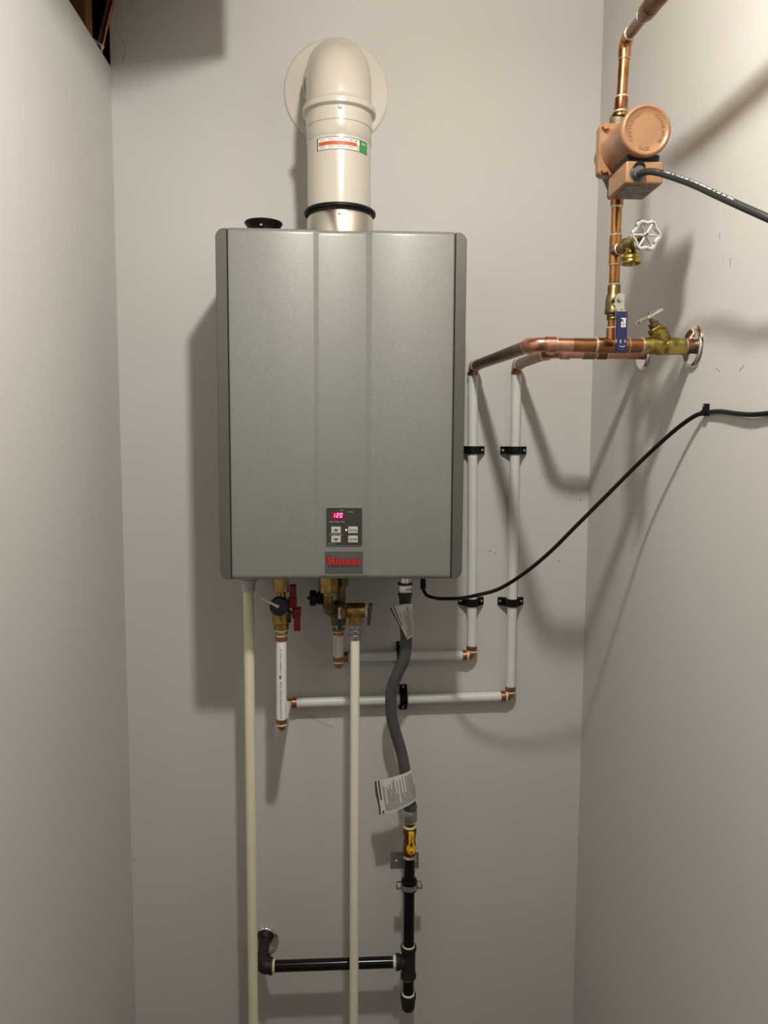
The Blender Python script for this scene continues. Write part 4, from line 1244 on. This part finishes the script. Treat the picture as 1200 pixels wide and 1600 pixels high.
gp_ = thing('gas_pipe', (GX, GY, 0.1755), 'black iron gas pipe with tee, capped drip leg and elbow to the wall', 'pipe')
IR = 0.0128
MB().cyl((GX, GY, 0.322), (GX, GY, 0.5560), IR).build('upright_tube', 'iron_black', gp_)
MB().lathe((GX, GY, 0.5470), (0, 0, 1), [(0.0130, 0), (0.0138, 0.001), (0.0144, 0.0055), (0.0140, 0.0075)], 26).build('thread_sealant', 'thread_paste', gp_)
MB().lathe((GX, GY, 0.2555), (0, 0, 1), [(0.0150, 0), (0.0182, 0.001), (0.0184, 0.008), (0.0165, 0.011), (0.0160, 0.020), (0.0160, 0.058), (0.0165, 0.066), (0.0184, 0.069), (0.0182, 0.0765), (0.0150, 0.0775)], 30).lathe((GX - 0.010, GY, GZ - 0.001), (-1, 0, 0), [(0.0160, 0), (0.0158, 0.008), (0.0182, 0.011), (0.0184, 0.018), (0.0175, 0.0195), (0.0150, 0.0195)], 30).build('tee', 'iron_cast', gp_)
MB().lathe((GX, GY, 0.3290), (0, 0, 1), [(0.0128, 0), (0.0152, 0.001), (0.0142, 0.005), (0.0130, 0.0065)], 26).build('thread_sealant', 'thread_paste', gp_)
MB().cyl((GX, GY, 0.205), (GX, GY, 0.260), IR).build('drip_leg', 'iron_black', gp_)
MB().lathe((GX, GY, 0.2515), (0, 0, 1), [(0.0130, 0), (0.0142, 0.001), (0.0146, 0.005)], 26).build('thread_sealant', 'thread_paste', gp_)
MB().lathe((GX, GY, 0.1745), (0, 0, 1), [(0.0080, 0), (0.0125, 0.0012), (0.0150, 0.005), (0.0160, 0.012), (0.0164, 0.026), (0.0182, 0.029), (0.0184, 0.038), (0.0178, 0.0395), (0.0140, 0.0395)], 30).build('end_cap', 'iron_cast', gp_)
MB().lathe((GX, GY, 0.2120), (0, 0, 1), [(0.0152, 0), (0.0146, 0.004), (0.0130, 0.0055)], 26).build('thread_sealant', 'thread_paste', gp_)
MB().cyl((-0.166, GY, 0.2925), (0.126, GY, 0.2940), IR).build('level_tube', 'iron_black', gp_)
MB().lathe((GX - 0.0270, GY, GZ - 0.001), (-1, 0, 0), [(0.0152, 0), (0.0146, 0.004), (0.0130, 0.009)], 26).build('thread_sealant', 'thread_paste', gp_)
MB().lathe((-0.1655, GY, 0.2925), (1, 0, 0), [(0.0146, 0), (0.0144, 0.006), (0.0130, 0.0070)], 26).build('thread_sealant', 'thread_paste', gp_)
ec = Vector((-0.1885, GY, 0.2945))
MB().tube([ec + Vector((0.022, 0, -0.002)), ec + Vector((0.012, 0, -0.001))] + arc_pts(ec + Vector((0.011, 0, -0.001)), (-1, 0, 0), ec + Vector((0, 0.014, 0.001)), (0, 1, 0), 9) + [ec + Vector((0, 0.024, 0.002))], 0.0168, 28).lathe(ec + Vector((0.016, 0, -0.0015)), (1, 0, 0), [(0.0160, 0), (0.0188, 0.002), (0.0188, 0.008), (0.0150, 0.009)], 28).lathe(ec + Vector((0, 0.018, 0.0015)), (0, 1, 0), [(0.0160, 0), (0.0186, 0.002), (0.0186, 0.008), (0.0150, 0.009)], 28).build('elbow', 'iron_cast', gp_)
MB().cyl(ec + Vector((0, 0.020, 0.002)), ec + Vector((-0.002, BACK - GY, 0.006)), 0.0128).build('wall_nipple', 'iron_cast', gp_)
escutcheon('escutcheon', (-0.1905, BACK, 0.3015), (0, -1, 0), 0.0350, 0.0130, 'chrome escutcheon low on the back wall behind the drain pipe', EG)

gc = thing('pipe_clamp', (GX, GY, 0.470), 'galvanised split-ring clamp with black rubber on the gas pipe', 'clamp')
CZ = 0.4795
MB().lathe((GX, GY, CZ - 0.0105), (0, 0, 1), [(0.0130, 0), (0.0175, 0.0005), (0.0182, 0.003), (0.0170, 0.006), (0.0170, 0.016), (0.0182, 0.018), (0.0182, 0.024), (0.0165, 0.0270), (0.0130, 0.0275)], 32).build('rubber_lining', 'rubber_black', gc)
MB().lathe((GX, GY, CZ - 0.0062), (0, 0, 1), [(0.0172, 0), (0.0182, 0.0004), (0.0182, 0.0118), (0.0172, 0.0122)], 36).build('ring', 'galvanised', gc)
for s in (-1, 1):
    e = MB().box((GX + s * 0.0225 - 0.0075, GY - 0.006, CZ - 0.0062), (GX + s * 0.0225 + 0.0075, GY + 0.006, CZ + 0.0085), 0.0008)
    e.build('ear', 'galvanised', gc)
    MB().lathe((GX + s * 0.0235, GY - 0.006, CZ + 0.001), (0, -1, 0), [(0.0045, 0), (0.0045, 0.002), (0.0025, 0.0035)], 14).build('ear_screw', 'screw_steel', gc)
    MB().cyl((GX + s * 0.0215, GY - 0.003, CZ + 0.0085), (GX + s * 0.0215, GY - 0.003, CZ + 0.0140), 0.0014, n=8).build('screw_tip', 'screw_steel', gc)
MB().cyl((GX, GY + 0.014, CZ), (GX - 0.003, BACK, CZ + 0.010), 0.0048, n=16).build('standoff_rod', 'galvanised', gc)
MB().box((0.1108, BACK - 0.0022, 0.4767), (0.1788, BACK, 0.5170), 0.0006).build('base_plate', 'galvanised', gc)
for x in (0.1250, 0.1690):
    MB().lathe((x, BACK - 0.0020, 0.4945), (0, -1, 0), [(0.0045, 0), (0.0040, 0.0015), (0.0020, 0.0028)], 14).build('plate_screw', 'screw_steel', gc)

for o in bpy.data.objects:
    if '_w' in o:
        del o['_w']
